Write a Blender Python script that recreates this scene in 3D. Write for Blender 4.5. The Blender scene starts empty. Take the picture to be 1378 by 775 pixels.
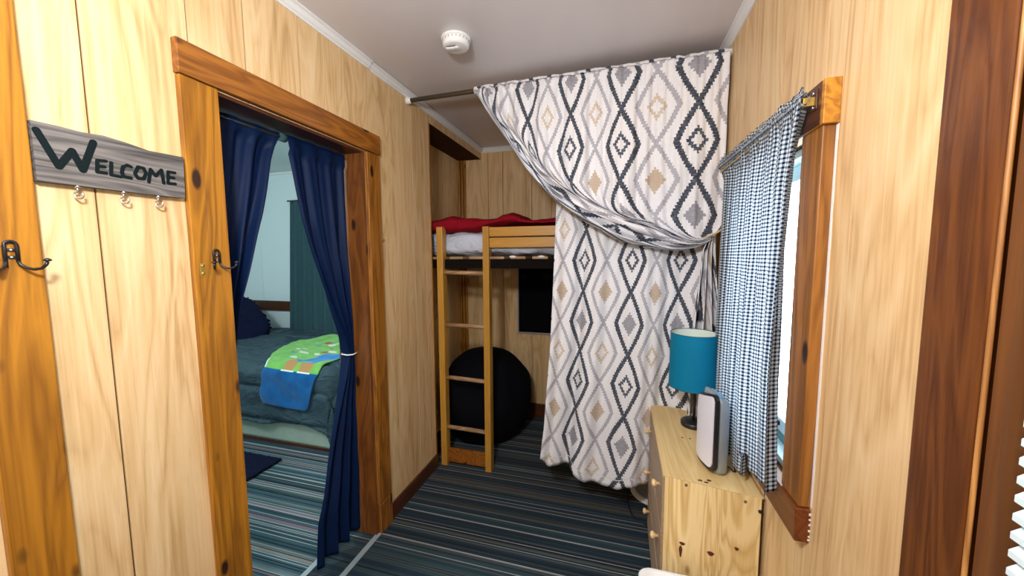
import bpy, bmesh, math, random
from mathutils import Matrix, Vector, noise
random.seed(7)
SC=bpy.context.scene; COL=SC.collection
PI=math.pi
XL=-1.222; XR=0.474; CEIL=2.47; YB=3.25; WT=0.175
# ------------------------------------------------------------------ node helper
class NT:
    def __init__(s,name):
        s.m=bpy.data.materials.new(name); s.m.use_nodes=True; s.t=s.m.node_tree; s.t.nodes.clear()
        s.out=s.t.nodes.new('ShaderNodeOutputMaterial')
    def n(s,ty,**k):
        n=s.t.nodes.new(ty)
        for a,b in k.items(): setattr(n,a,b)
        return n
    def lk(s,a,b): s.t.links.new(a,b)
    def put(s,sock,v):
        if isinstance(v,bpy.types.NodeSocket): s.lk(v,sock)
        else: sock.default_value=v
    def math(s,op,*a,clamp=False):
        n=s.n('ShaderNodeMath',operation=op); n.use_clamp=clamp
        for i,v in enumerate(a): s.put(n.inputs[i],v)
        return n.outputs[0]
    def mix(s,f,a,b,bt='MIX'):
        n=s.n('ShaderNodeMix',data_type='RGBA',blend_type=bt)
        s.put(n.inputs['Factor'],f)
        A=[i for i in n.inputs if i.name=='A' and i.type=='RGBA'][0]; B=[i for i in n.inputs if i.name=='B' and i.type=='RGBA'][0]
        s.put(A,c4(a)); s.put(B,c4(b))
        return [o for o in n.outputs if o.type=='RGBA'][0]
    def coord(s,kind='Object'):
        return s.n('ShaderNodeTexCoord').outputs[kind]
    def mapping(s,v,scale=(1,1,1),loc=(0,0,0),rot=(0,0,0)):
        n=s.n('ShaderNodeMapping'); s.lk(v,n.inputs[0]); n.inputs['Scale'].default_value=scale; n.inputs['Location'].default_value=loc; n.inputs['Rotation'].default_value=rot
        return n.outputs[0]
    def noise(s,v,scale=1,detail=3,rough=.5,dist=0):
        n=s.n('ShaderNodeTexNoise'); s.put(n.inputs['Vector'],v); n.inputs['Scale'].default_value=scale; n.inputs['Detail'].default_value=detail
        n.inputs['Roughness'].default_value=rough; n.inputs['Distortion'].default_value=dist
        return n.outputs['Fac']
    def ramp(s,f,stops,interp='LINEAR'):
        n=s.n('ShaderNodeValToRGB'); s.put(n.inputs[0],f); r=n.color_ramp; r.interpolation=interp
        while len(r.elements)<len(stops): r.elements.new(0.5)
        for e,(p,c) in zip(r.elements,stops): e.position=p
        for e,(p,c) in zip(r.elements,stops): e.color=c4(c)
        return n.outputs[0]
    def sep(s,v):
        n=s.n('ShaderNodeSeparateXYZ'); s.lk(v,n.inputs[0]); return n.outputs
    def comb(s,x,y,z=0.):
        n=s.n('ShaderNodeCombineXYZ'); s.put(n.inputs[0],x); s.put(n.inputs[1],y); s.put(n.inputs[2],z); return n.outputs[0]
    def bump(s,h,strength=.3,dist=.002):
        n=s.n('ShaderNodeBump'); s.put(n.inputs['Height'],h); n.inputs['Strength'].default_value=strength; n.inputs['Distance'].default_value=dist
        return n.outputs[0]
    def bsdf(s,col,rough=.5,metal=0.,bump=None,spec=.5,sheen=0.,coat=0.):
        b=s.n('ShaderNodeBsdfPrincipled'); s.put(b.inputs['Base Color'],c4(col)); s.put(b.inputs['Roughness'],rough); b.inputs['Metallic'].default_value=metal
        b.inputs['Specular IOR Level'].default_value=spec; b.inputs['Sheen Weight'].default_value=sheen; b.inputs['Coat Weight'].default_value=coat
        if bump is not None: s.lk(bump,b.inputs['Normal'])
        s.lk(b.outputs[0],s.out.inputs[0]); s.b=b
        return s.m
def c4(c):
    if isinstance(c,bpy.types.NodeSocket): return c
    if isinstance(c,(int,float)): return c
    return tuple(c) if len(c)==4 else (c[0],c[1],c[2],1.)
def flat(name,col,rough=.5,metal=0.,spec=.5,nz=0.,sheen=0.):
    t=NT(name)
    if nz:
        f=t.noise(t.coord(),60,3); col=t.mix(f,[x*(1-nz) for x in col],[min(1,x*(1+nz)) for x in col])
    return t.bsdf(col,rough,metal,spec=spec,sheen=sheen)
def wood(name,cd,cl,axis=2,scale=1.,rough=.45,knots=True,ring=1.,coat=0.,knotc=(.03,.01,.004),seed=0.,contrast=1.):
    """lumber with grain running along one axis"""
    t=NT(name); co=t.coord()
    s=[9*scale]*3; s[axis]=.9*scale
    v=t.mapping(co,tuple(s),loc=(seed,seed*.7,seed*1.3))
    base=t.noise(v,1.,3,.5,1.2)
    rings=t.math('FRACT',t.math('MULTIPLY',base,7.*ring))
    rings=t.math('ABSOLUTE',t.math('SUBTRACT',rings,.5))
    rings=t.math('MULTIPLY',rings,2.)
    fs=[160*scale]*3; fs[axis]=4*scale
    fine=t.noise(t.mapping(co,tuple(fs)),1.,2,.6)
    mx=t.math('ADD',t.math('MULTIPLY',rings,.55*contrast),t.math('MULTIPLY',fine,.45),clamp=True)
    col=t.ramp(mx,[(0.1,cd),(.8,cl)])
    big=t.noise(t.mapping(co,tuple(x*.35 for x in s)),1.,2)
    col=t.mix(t.math('MULTIPLY',t.math('SUBTRACT',big,.35,clamp=True),1.1,clamp=True),col,[x*.62 for x in cd],'MIX')
    if knots:
        ks=[11.,11.,11.]; ks[axis]=4.6
        vn=t.n('ShaderNodeTexVoronoi'); t.lk(t.mapping(co,tuple(ks),loc=(seed+.3,seed,seed)),vn.inputs['Vector']); vn.inputs['Scale'].default_value=1.
        k=t.math('MULTIPLY',t.math('SUBTRACT',.17,vn.outputs['Distance'],clamp=True),16.,clamp=True)
        col=t.mix(k,col,knotc)
    return t.bsdf(col,rough,bump=t.bump(fine,.25,.001),coat=coat)
def panelling(name,cl,cm,cd):
    """printed wood-grain plank face; uv = metres, each plank shifted so no two repeat"""
    t=NT(name); uv=t.coord('UV')
    base=t.noise(t.mapping(uv,(5.5,.75,1)),1.,2.5,.5,1.6)
    ring=t.math('MULTIPLY',t.math('ABSOLUTE',t.math('SUBTRACT',t.math('FRACT',t.math('MULTIPLY',base,6.)),.5)),2.)
    streak=t.noise(t.mapping(uv,(110,1.6,1)),1.,3,.65)
    wide=t.noise(t.mapping(uv,(16,.5,1)),1.,2)
    pores=t.noise(t.mapping(uv,(420,14,1)),1.,2)
    f=t.math('ADD',t.math('MULTIPLY',ring,.20),t.math('ADD',t.math('MULTIPLY',streak,.42),t.math('MULTIPLY',wide,.36)))
    f=t.math('SUBTRACT',f,.01)
    col=t.ramp(f,[(.22,cd),(.44,cm),(.72,cl)])
    dk=t.math('MULTIPLY',t.math('SUBTRACT',pores,.6,clamp=True),2.2,clamp=True)
    col=t.mix(dk,col,cd)
    return t.bsdf(col,.42,bump=t.bump(streak,.12,.001),spec=.35)
# ------------------------------------------------------------------ mesh helpers
class MB:
    def __init__(s): s.bm=bmesh.new(); s.uv=s.bm.loops.layers.uv.new('UVMap')
    def quad(s,pts,mi=0,uvs=None,smooth=False):
        vs=[s.bm.verts.new(p) for p in pts]; f=s.bm.faces.new(vs); f.material_index=mi; f.smooth=smooth
        if uvs:
            for l,u in zip(f.loops,uvs): l[s.uv].uv=u
        return f
    def box(s,a,b,mi=0,mat=None,bev=0.):
        x0,y0,z0=[min(p,q) for p,q in zip(a,b)]; x1,y1,z1=[max(p,q) for p,q in zip(a,b)]
        t=bmesh.new(); r=bmesh.ops.create_cube(t,size=1.)
        for v in t.verts: v.co=Vector(((x0+x1)/2+v.co.x*(x1-x0),(y0+y1)/2+v.co.y*(y1-y0),(z0+z1)/2+v.co.z*(z1-z0)))
        if bev: bmesh.ops.bevel(t,geom=t.edges[:],offset=bev,segments=2,profile=.5,affect='EDGES')
        s.merge(t,mi,mat)
    def merge(s,t,mi=0,mat=None,smooth=None):
        m={}
        for v in t.verts: m[v]=s.bm.verts.new(mat@v.co if mat else v.co)
        for f in t.faces:
            try: g=s.bm.faces.new([m[v] for v in f.verts])
            except ValueError: continue
            g.material_index=mi; g.smooth=f.smooth if smooth is None else smooth
        t.free()
    def prism(s,poly,a,b,to3,mi=0):
        """polygon (2D list) extruded between depths a and b ; to3(p,d) -> 3D"""
        n=len(poly); A=[s.bm.verts.new(to3(p,a)) for p in poly]; B=[s.bm.verts.new(to3(p,b)) for p in poly]
        for L in (A,list(reversed(B))):
            f=s.bm.faces.new(L); f.material_index=mi
        for i in range(n):
            f=s.bm.faces.new([A[i],B[i],B[(i+1)%n],A[(i+1)%n]]); f.material_index=mi
    def lathe(s,prof,c=(0,0,0),seg=40,mi=0,axis=2,sx=1.,sy=1.,smooth=True,cap=True):
        rows=[]
        for r,z in prof:
            row=[]
            for i in range(seg):
                a=2*PI*i/seg; p=[r*math.cos(a)*sx,r*math.sin(a)*sy,z]
                if axis==0: p=[p[2],p[0],p[1]]
                elif axis==1: p=[p[0],p[2],p[1]]
                row.append(s.bm.verts.new((p[0]+c[0],p[1]+c[1],p[2]+c[2])))
            rows.append(row)
        for a,b in zip(rows,rows[1:]):
            for i in range(seg):
                f=s.bm.faces.new([a[i],a[(i+1)%seg],b[(i+1)%seg],b[i]]); f.smooth=smooth; f.material_index=mi
        if cap:
            for r in (rows[0],rows[-1]):
                f=s.bm.faces.new(r); f.material_index=mi
    def tube(s,pts,r,seg=8,mi=0,closed=False):
        pts=[Vector(p) for p in pts]; rows=[]; n=len(pts); up=Vector((.13,.31,.94))
        rr=r if isinstance(r,(list,tuple)) else [r]*n
        for i,p in enumerate(pts):
            d=(pts[min(i+1,n-1)]-pts[max(i-1,0)]).normalized()
            a=d.cross(up); a=a.normalized() if a.length>1e-4 else d.orthogonal().normalized(); b=d.cross(a).normalized()
            rows.append([s.bm.verts.new(p+rr[i]*(a*math.cos(2*PI*k/seg)+b*math.sin(2*PI*k/seg))) for k in range(seg)])
        for a,b in zip(rows,rows[1:]):
            for i in range(seg):
                f=s.bm.faces.new([a[i],a[(i+1)%seg],b[(i+1)%seg],b[i]]); f.smooth=True; f.material_index=mi
        for q in (rows[0],rows[-1]):
            f=s.bm.faces.new(q); f.material_index=mi
    def ball(s,c,r,sc=(1,1,1),mi=0,sub=3):
        t=bmesh.new(); bmesh.ops.create_icosphere(t,subdivisions=sub,radius=r)
        for v in t.verts: v.co=Vector((v.co.x*sc[0]+c[0],v.co.y*sc[1]+c[1],v.co.z*sc[2]+c[2]))
        s.merge(t,mi,smooth=True)
    def grid(s,nu,nv,fn,mi=0,closed_u=False):
        """fn(u,v)->(pos,uv)"""
        V=[];U=[]
        for j in range(nv+1):
            r=[];q=[]
            for i in range(nu+(0 if closed_u else 1)):
                p,w=fn(i/nu,j/nv); r.append(s.bm.verts.new(p)); q.append(w)
            V.append(r);U.append(q)
        m=len(V[0])
        for j in range(nv):
            for i in range(nu):
                k=(i+1)%m
                f=s.bm.faces.new([V[j][i],V[j][k],V[j+1][k],V[j+1][i]]); f.smooth=True; f.material_index=mi
                for l,w in zip(f.loops,(U[j][i],U[j][k],U[j+1][k],U[j+1][i])): l[s.uv].uv=w
    def build(s,name,mats,parent=None,solid=0.,fix=True):
        if fix: bmesh.ops.recalc_face_normals(s.bm,faces=s.bm.faces[:])
        org=Vector((0,0,0))
        if parent is not None:
            q=parent
            while q is not None: org+=q.location; q=q.parent
        elif not name.startswith(('wall','floor','ceiling')):
            vs=[v.co for v in s.bm.verts]
            org=Vector(((min(v.x for v in vs)+max(v.x for v in vs))/2,(min(v.y for v in vs)+max(v.y for v in vs))/2,min(v.z for v in vs)))
        for v in s.bm.verts: v.co-=org
        me=bpy.data.meshes.new(name); s.bm.to_mesh(me); s.bm.free()
        for m in (mats if isinstance(mats,(list,tuple)) else [mats]): me.materials.append(m)
        o=bpy.data.objects.new(name,me); COL.objects.link(o)
        if parent is not None: o.parent=parent
        else: o.location=org
        if solid:
            md=o.modifiers.new('cloth_thickness','SOLIDIFY'); md.thickness=solid; md.offset=0
        return o
def thing(name,label,cat,loc,group=None):
    o=bpy.data.objects.new(name,None); COL.objects.link(o); o.location=loc; o.empty_display_size=.05
    o['label']=label; o['category']=cat
    if group: o['group']=group
    return o
def tag(o,label,cat,group=None,kind=None):
    o['label']=label; o['category']=cat
    if group: o['group']=group
    if kind: o['kind']=kind
    return o
def struct(o,label=None,cat=None):
    o['kind']='structure'
    if label: o['label']=label
    if cat: o['category']=cat
    return o
def lerp(a,b,t): return a+(b-a)*t
def smooth(t): t=max(0.,min(1.,t)); return t*t*(3-2*t)
def interp(tab,x):
    if x<=tab[0][0]: return tab[0][1]
    for (a,b),(c,d) in zip(tab,tab[1:]):
        if x<=c: return b+(d-b)*(x-a)/(c-a)
    return tab[-1][1]
def nz(x,y,z,s=1.): return noise.noise(Vector((x*s,y*s,z*s)))
# ------------------------------------------------------------------ materials
M_panel=panelling('honey_panelling',(.82,.61,.355),(.69,.46,.225),(.43,.24,.09))
M_groove=flat('panel_groove',(.065,.028,.011),.9,spec=.1)
M_pine_z=wood('amber_pine_upright',(.20,.070,.005),(.50,.205,.014),2,1.,.4,coat=.12)
M_pine_y=wood('amber_pine_lengthwise',(.17,.05,.006),(.40,.145,.018),1,1.,.38,coat=.2,seed=3.)
M_pine_h=wood('amber_pine_head',(.30,.10,.008),(.66,.30,.03),1,1.,.4,knots=False,coat=.15,seed=13.)
M_mid=wood('brown_knotty_casing',(.15,.048,.006),(.42,.165,.018),2,1.,.42,seed=7.5)
M_jamb=wood('knotty_jamb_pine',(.10,.030,.006),(.25,.085,.014),2,1.,.45,seed=5.)  # brown knotty pine, darkened further to stand in for the dim doorway
M_wincase=wood('brown_window_casing',(.17,.060,.010),(.42,.17,.032),2,1.,.42,seed=11.)
M_dark_z=wood('dark_redwood_upright',(.060,.014,.003),(.20,.062,.010),2,1.2,.36,knots=False,coat=.2,contrast=.7,seed=2.)
M_dark_y=wood('dark_redwood_lengthwise',(.10,.018,.004),(.20,.055,.01),1,1.2,.4,knots=False,seed=2.)
M_red_z=wood('orange_stained_upright',(.10,.030,.003),(.17,.055,.005),2,.9,.75,knots=False,contrast=.7,seed=9.)
M_basebd=wood('dark_baseboard_wood',(.05,.014,.005),(.11,.035,.01),1,1.,.4,knots=False)
M_bead2=wood('worn_bead_wood',(.22,.08,.015),(.55,.26,.07),2,1.5,.5,knots=False)
M_bead=wood('pale_raw_edge',(.45,.2,.05),(.72,.42,.14),2,1.,.5,knots=False)
M_bunk_z=wood('varnished_bunk_pine_upright',(.44,.215,.028),(.66,.35,.055),2,1.2,.38,knots=False,coat=.2,contrast=.4)
M_bunk_x=wood('varnished_bunk_pine_rail',(.52,.245,.03),(.74,.38,.055),0,1.2,.38,knots=False,coat=.2,contrast=.4)
M_rung=wood('worn_rung_wood',(.22,.11,.045),(.55,.36,.19),0,1.5,.7,knots=False)
M_unfin=wood('raw_pine_upright',(.60,.37,.12),(.89,.69,.35),2,1.,.5,coat=.1,knotc=(.09,.02,.008),seed=1.7,contrast=1.35,ring=1.5)
M_unfin_y=wood('raw_pine_lengthwise',(.66,.43,.17),(.87,.67,.33),1,1.,.5,knots=False,seed=4.,contrast=.7)
M_white=flat('white_paint',(.80,.80,.80),.45)
M_ceil=NT('ceiling_paint')
_f=M_ceil.noise(M_ceil.coord(),2.2,4); _r=M_ceil.noise(M_ceil.coord(),30,3)
M_ceil=M_ceil.bsdf(M_ceil.mix(_f,(.64,.60,.62),(.71,.68,.69)),.28,bump=M_ceil.bump(_r,.15,.003),spec=.4)
M_bedwall=flat('pale_aqua_wall',(.70,.80,.81),.5)
M_bedceil=flat('pale_ceiling',(.60,.68,.68),.6)
M_black=flat('black_iron',(.012,.012,.014),.35,spec=.5)
M_zinc=flat('zinc_strip',(.42,.50,.52),.4,metal=.35)
M_chrome=flat('bright_nickel',(.75,.75,.76),.22,metal=.9)
M_brass=flat('aged_brass',(.55,.38,.10),.35,metal=.75)
M_bronze=flat('bronze_rod',(.10,.085,.06),.38,metal=.6)
M_rubber=flat('white_plastic',(.80,.80,.80),.35)
M_paint_letters=flat('black_brush_paint',(.003,.008,.009),.8,spec=.15)
def carpet(name,stops,freq,seed,thin,thinc):
    t=NT(name); co=t.coord(); x,y,z=t.sep(co)
    wob=t.math('MULTIPLY',t.noise(t.mapping(co,(3,3,1)),1.,1),.0018)
    yy=t.math('ADD',y,wob)
    wn=t.n('ShaderNodeTexWhiteNoise',noise_dimensions='1D')
    jit=t.noise(t.comb(0.,t.math('MULTIPLY',yy,freq*.35),seed),1.,0)
    t.lk(t.math('FLOOR',t.math('ADD',t.math('MULTIPLY',yy,freq),t.math('MULTIPLY',jit,6.))),wn.inputs['W'])
    col=t.ramp(wn.outputs['Value'],stops,'CONSTANT')
    wn2=t.n('ShaderNodeTexWhiteNoise',noise_dimensions='1D')
    t.lk(t.math('ADD',t.math('FLOOR',t.math('MULTIPLY',yy,freq*2.6)),seed*31.7),wn2.inputs['W'])
    m=t.math('GREATER_THAN',wn2.outputs['Value'],1-thin)
    col=t.mix(m,col,thinc)
    m3=t.math('LESS_THAN',wn2.outputs['Value'],.2)
    col=t.mix(m3,col,(.006,.010,.016))
    fib=t.noise(t.mapping(co,(500,500,500)),1.,2,.7)
    col=t.mix(t.math('MULTIPLY',t.math('SUBTRACT',fib,.25,clamp=True),1.5,clamp=True),col,(.004,.006,.009))
    return t.bsdf(col,.95,bump=t.bump(fib,.5,.003),spec=.1,sheen=.1)
M_carpet=carpet('dark_striped_carpet',[(0,(.016,.042,.066)),(.25,(.036,.075,.088)),(.42,(.022,.052,.085)),(.6,(.075,.095,.092)),(.75,(.020,.055,.072)),(.88,(.12,.115,.10))],88,1.,.06,(.42,.42,.41))
M_carpet2=carpet('bright_striped_carpet',[(0,(.06,.14,.17)),(.2,(.03,.09,.11)),(.36,(.16,.22,.24)),(.5,(.10,.24,.20)),(.62,(.28,.22,.26)),(.72,(.05,.13,.20)),(.84,(.36,.34,.30)),(.93,(.20,.30,.33))],84,5.,.14,(.50,.54,.52))
def cloth(name,col,rough=.85,trans=0.,sheen=.2,wr=30,tcol=None,crease=0.):
    t=NT(name); n=t.noise(t.coord(),wr,3); w=t.noise(t.mapping(t.coord(),(900,900,900)),1.,1)
    if crease:
        k=t.noise(t.mapping(t.coord(),(5,11,9)),1.,3,.55,1.4); w=t.math('ADD',t.math('MULTIPLY',w,.02),t.math('MULTIPLY',t.math('ABSOLUTE',t.math('SUBTRACT',k,.5)),crease*6))
    c=t.mix(n,[x*.82 for x in col],[min(1,x*1.12) for x in col])
    m=t.bsdf(c,rough,bump=t.bump(w,.3 if not crease else .8,.001 if not crease else .012),spec=.12,sheen=0.)
    if trans: translucent(t,tcol or c,trans)
    return m
def translucent(t,c,f):
    tr=t.n('ShaderNodeBsdfTranslucent'); t.put(tr.inputs[0],c4(c)); mx=t.n('ShaderNodeMixShader'); mx.inputs[0].default_value=f
    t.lk(t.b.outputs[0],mx.inputs[1]); t.lk(tr.outputs[0],mx.inputs[2]); t.lk(mx.outputs[0],t.out.inputs[0])
M_navy=cloth('navy_satin_cloth',(.003,.013,.054),.5,.06,.15)
M_navypillow=cloth('black_navy_plush',(.006,.008,.030),.95)
M_teal=cloth('teal_cotton',(.045,.10,.115),.85,.06)
M_comf=cloth('slate_comforter_cloth',(.046,.078,.095),.5,wr=9,crease=.5)
M_sheetg=cloth('grey_green_sheet',(.36,.44,.36),.8,wr=10)
M_red=cloth('crimson_fleece',(.27,.006,.016),.95,wr=12,crease=.5)
M_sheet=cloth('pale_blue_sheet',(.60,.66,.80),.8,wr=14,crease=.6)
M_bean=cloth('black_bean_bag_cloth',(.003,.003,.006),.9)
M_rug=cloth('navy_shag',(.008,.010,.030),1.)
def ikat():
    t=NT('ikat_diamond_cotton'); uv=t.coord('UV'); u,v,_=t.sep(uv)
    P=.163; Q=.34
    step=Q/24.
    vq=t.math('MULTIPLY',t.math('FLOOR',t.math('DIVIDE',v,step)),step)
    edge=t.noise(t.mapping(uv,(130,90,1)),1.,1)
    uj=t.math('ADD',u,t.math('MULTIPLY',t.math('SUBTRACT',edge,.5),.011))
    def lattice(offu,offv,amp):
        a=t.math('DIVIDE',t.math('ADD',uj,offu),2*P)
        cell=t.math('FLOOR',a)
        du=t.math('MULTIPLY',t.math('ABSOLUTE',t.math('SUBTRACT',t.math('FRACT',a),.5)),2*P)
        b=t.math('DIVIDE',t.math('ADD',vq,offv),Q); b2=t.math('DIVIDE',t.math('ADD',v,offv),Q)
        fr=t.math('ABSOLUTE',t.math('SUBTRACT',t.math('FRACT',b),.5))      # 0 at widest, .5 at crossing
        tri=t.math('SUBTRACT',1.,t.math('MULTIPLY',fr,2.))
        sn=t.math('SINE',t.math('MULTIPLY',tri,PI/2))
        hw=t.math('MULTIPLY',t.math('ADD',t.math('MULTIPLY',tri,.68),t.math('MULTIPLY',sn,.32)),amp*P)
        line=t.math('LESS_THAN',t.math('ABSOLUTE',t.math('SUBTRACT',du,hw)),(.080 if amp<.52 else .066)*P)
        dy=t.math('MULTIPLY',fr,Q)
        n=t.math('ADD',t.math('DIVIDE',du,.275*P),t.math('DIVIDE',dy,.185*Q))
        alt=t.math('GREATER_THAN',t.math('MODULO',t.math('ADD',t.math('FLOOR',b2),100.),2.),.5)
        full=t.math('LESS_THAN',n,1.); ring=t.math('MULTIPLY',full,t.math('GREATER_THAN',n,.56))
        return line,full,ring,alt
    ld,fd,rd,ad=lattice(0.,0.,.50)
    lg,fg,rg,ag=lattice(P,Q/2,.55); ag=t.math('SUBTRACT',1.,ag)
    streak=t.noise(t.mapping(uv,(40,420,1)),1.,2,.7)
    st=t.math('ADD',.34,t.math('MULTIPLY',streak,1.15),clamp=True)
    def M(*a):
        r=a[0]
        for q in a[1:]: r=t.math('MULTIPLY',r,q)
        return r
    inv=lambda q:t.math('SUBTRACT',1.,q)
    col=t.mix(t.noise(t.mapping(uv,(60,60,1)),1.,2),(.80,.80,.85),(.90,.90,.92))
    col=t.mix(M(lg,st,.9),col,(.37,.37,.43))
    col=t.mix(M(rg,ag,st,.85),col,(.60,.48,.33))
    col=t.mix(M(fg,inv(ag),st,.95),col,(.52,.40,.28))
    col=t.mix(M(fd,inv(ad),st,.9),col,(.24,.24,.29))
    col=t.mix(M(rd,ad,st),col,(.03,.045,.075))
    col=t.mix(M(ld,st,1.05),col,(.032,.045,.072))
    w=t.noise(t.mapping(uv,(700,700,1)),1.,1)
    m=t.bsdf(col,.85,bump=t.bump(w,.25,.001),spec=.15); translucent(t,col,.08)
    return m
M_ikat=ikat()
def gingham():
    t=NT('navy_gingham_cotton'); uv=t.coord('UV'); u,v,_=t.sep(uv); p=.0115
    a=t.math('LESS_THAN',t.math('FRACT',t.math('DIVIDE',u,p)),.46); b=t.math('LESS_THAN',t.math('FRACT',t.math('DIVIDE',v,p)),.46)
    s=t.math('MULTIPLY',t.math('ADD',a,b),.5)
    col=t.ramp(s,[(0,(.86,.90,.93)),(.25,(.30,.36,.44)),(.75,(.010,.016,.035))],'CONSTANT')
    m=t.bsdf(col,.8,spec=.15); translucent(t,col,.55); return m
M_gingham=gingham()
# ------------------------------------------------------------------ planked wall
def plank_wall(name,axis,face,back,lo,hi,z0,z1,grooves,holes,inward,backmat,label=None):
    """axis: 'x' wall plane x=face (planks split along y) or 'y' plane y=face. inward=+1/-1 direction of the room"""
    mb=MB(); g=.0040
    P=(lambda d,s,z:(d,s,z)) if axis=='x' else (lambda d,s,z:(s,d,z))
    th=.004; slab=face-inward*th
    def cells(a,b):
        cuts=sorted({a,b,*[c for h in holes for c in h[:2] if a<c<b]})
        for p,q in zip(cuts,cuts[1:]):
            m=(p+q)/2; segs=[(z0,z1)]
            for h in holes:
                if h[0]<m<h[1]:
                    ns=[]
                    for s0,s1 in segs:
                        if h[2]>s0: ns.append((s0,min(s1,h[2])))
                        if h[3]<s1: ns.append((max(s0,h[3]),s1))
                    segs=[x for x in ns if x[1]>x[0]]
            for s0,s1 in segs: yield p,q,s0,s1
    for p,q,s0,s1 in cells(lo,hi):
        mb.box(P(slab,p,s0),P(back,q,s1),1)
        mb.box(P(back,p,s0),P(back-inward*.004,q,s1),2)
    gs=[lo]+sorted(g_ for g_ in grooves if lo<g_<hi)+[hi]
    rnd=random.Random(int(abs(face)*1000)+7)
    for a,b in zip(gs,gs[1:]):
        ou=rnd.uniform(0,40); ov=rnd.uniform(0,20); a2=a+(g/2 if a>lo else 0); b2=b-(g/2 if b<hi else 0)
        for p,q,s0,s1 in cells(a2,b2):
            pts=[P(face,p,s0),P(face,q,s0),P(face,q,s1),P(face,p,s1)]
            mb.quad(pts,0,[(p+ou,s0+ov),(q+ou,s0+ov),(q+ou,s1+ov),(p+ou,s1+ov)])
            for e0,e1 in ((0,1),(1,2),(2,3),(3,0)):
                A,B=pts[e0],pts[e1]; d=Vector(P(-inward*th,0,0))
                mb.quad([A,B,tuple(Vector(B)+d),tuple(Vector(A)+d)],0,[(ou,ov)]*4)
    return struct(mb.build(name,[M_panel,M_groove,backmat]))
DOOR=(.895,1.602,0.,2.02)
plank_wall('wall_left','x',XL,XL-WT,-1.3,2.27,0,CEIL,[-1.1,-.9,-.7,-.5,-.3,-.05,.15,.595,.83,1.006,1.232,1.368,1.642,1.824,2.05,2.19],[DOOR,(-.42,.38,0,2.05)],1,M_bedwall)
plank_wall('wall_niche','x',-1.45,-1.49,2.272,YB,0,2.38,[2.42,2.63,2.75,2.99,3.12],[],1,M_bedwall)
WIN=(1.14,1.70,.845,1.80); WIN2=(-.35,.60,.80,2.0)
plank_wall('wall_right','x',XR,XR+.12,-1.3,YB+.1,0,CEIL,[-1.,-.7,-.4,-.1,.1,.4,.65,.96,1.103,1.356,1.55,1.75,1.95,2.2,2.45,2.7,2.95],[WIN,WIN2],-1,M_white)
plank_wall('wall_back','y',YB,YB+.06,-1.49,XR+.12,0,CEIL,[-1.158,-1.017,-.748,-.573,-.40,-.2,0,.25],[],-1,M_groove)
plank_wall('wall_behind_camera','y',-1.3,-1.36,XL-WT,XR+.12,0,CEIL,[-1.,-.8,-.5,-.2,.1,.3],[],1,M_groove)
# soffit of the bunk niche
mb=MB(); mb.box((-1.49,2.272,2.38),(XL-.004,YB,CEIL),1)
pts=[(XL,2.272,2.38),(XL,YB,2.38),(XL,YB,CEIL),(XL,2.272,CEIL)]
mb.quad(pts,0,[(p[1]+3,p[2]) for p in pts]); pts=[(XL,2.272,2.38),(XL,YB,2.38),(XL-.004,YB,2.38),(XL-.004,2.272,2.38)]; mb.quad(pts,0,[(3,0)]*4)
struct(mb.build('wall_niche_soffit',[M_panel,M_groove],fix=False))
# floors
mb=MB(); mb.box((XL-.01,-1.3,-.05),(XR+.12,YB+.06,0)); mb.box((-1.49,2.27,-.05),(XL-.01,YB+.06,0)); mb.box((XL-WT,-1.3,-.05),(XL-.01,2.27,0.))
struct(mb.build('floor',M_carpet))
mb=MB(); mb.box((-5.0,-.6,-.05),(XL-WT,3.6,0)); struct(mb.build('floor_bedroom',M_carpet2))
# ceilings
mb=MB(); mb.box((XL-WT,-1.36,CEIL),(XR+.12,YB+.06,CEIL+.05)); struct(mb.build('ceiling',M_ceil))
mb=MB(); mb.box((-5.0,-.6,CEIL),(XL-WT,3.6,CEIL+.05)); struct(mb.build('ceiling_bedroom',M_bedceil))
# bedroom walls with shallow panel battens
mb=MB(); mb.box((-5.0,3.45,0),(-1.49,3.55,CEIL))
for x in (-4.75,-4.42,-4.15,-3.0,-2.2): mb.box((x-.012,3.444,0),(x+.012,3.45,CEIL))
struct(mb.build('wall_bedroom_far',M_bedwall))
mb=MB(); mb.box((-5.06,-.6,0),(-5.0,3.55,CEIL)); struct(mb.build('wall_bedroom_left',M_bedwall))
mb=MB(); mb.box((-5.0,-.66,0),(XL-WT,-.6,CEIL)); struct(mb.build('wall_bedroom_near',M_bedwall))
mb=MB(); mb.box((-5.0,3.425,CEIL-.02),(-1.49,3.45,CEIL)); struct(mb.build('trim_1',M_white),'thin white strip along top of pale bedroom wall','ceiling trim')
mb=MB(); mb.box((-5.0,3.425,.86),(-1.6,3.444,.975),bev=.003); struct(mb.build('trim_2',M_basebd),'dark wood rail across the pale bedroom wall behind bed','wall rail')
# crown mouldings
def crown(name,pts,label):
    """pts: wall line from a to b, n = direction into the room"""
    mb=MB(); (a,b,n)=pts; a=Vector(a); b=Vector(b); n=Vector(n)
    prof=[(0,0),(.030,0),(.030,-.006),(.020,-.010),(.014,-.024),(.006,-.030),(.006,-.036),(0,-.036)]
    for p,q in zip(prof,prof[1:]+prof[:1]):
        A=a+n*p[0]+Vector((0,0,p[1])); B=b+n*p[0]+Vector((0,0,p[1])); D=b+n*q[0]+Vector((0,0,q[1])); E=a+n*q[0]+Vector((0,0,q[1]))
        mb.quad([A,B,D,E])
    return struct(mb.build(name,M_white),label,'crown moulding')
crown('trim_3',((XL,-1.3,CEIL),(XL,1.66,CEIL),(1,0,0)),'near length of white crown strip over door wall')
crown('trim_4',((XL,1.66,CEIL-.004),(XL,YB,CEIL-.004),(1,0,0)),'far length of white crown strip running above the bunk niche')
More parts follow.
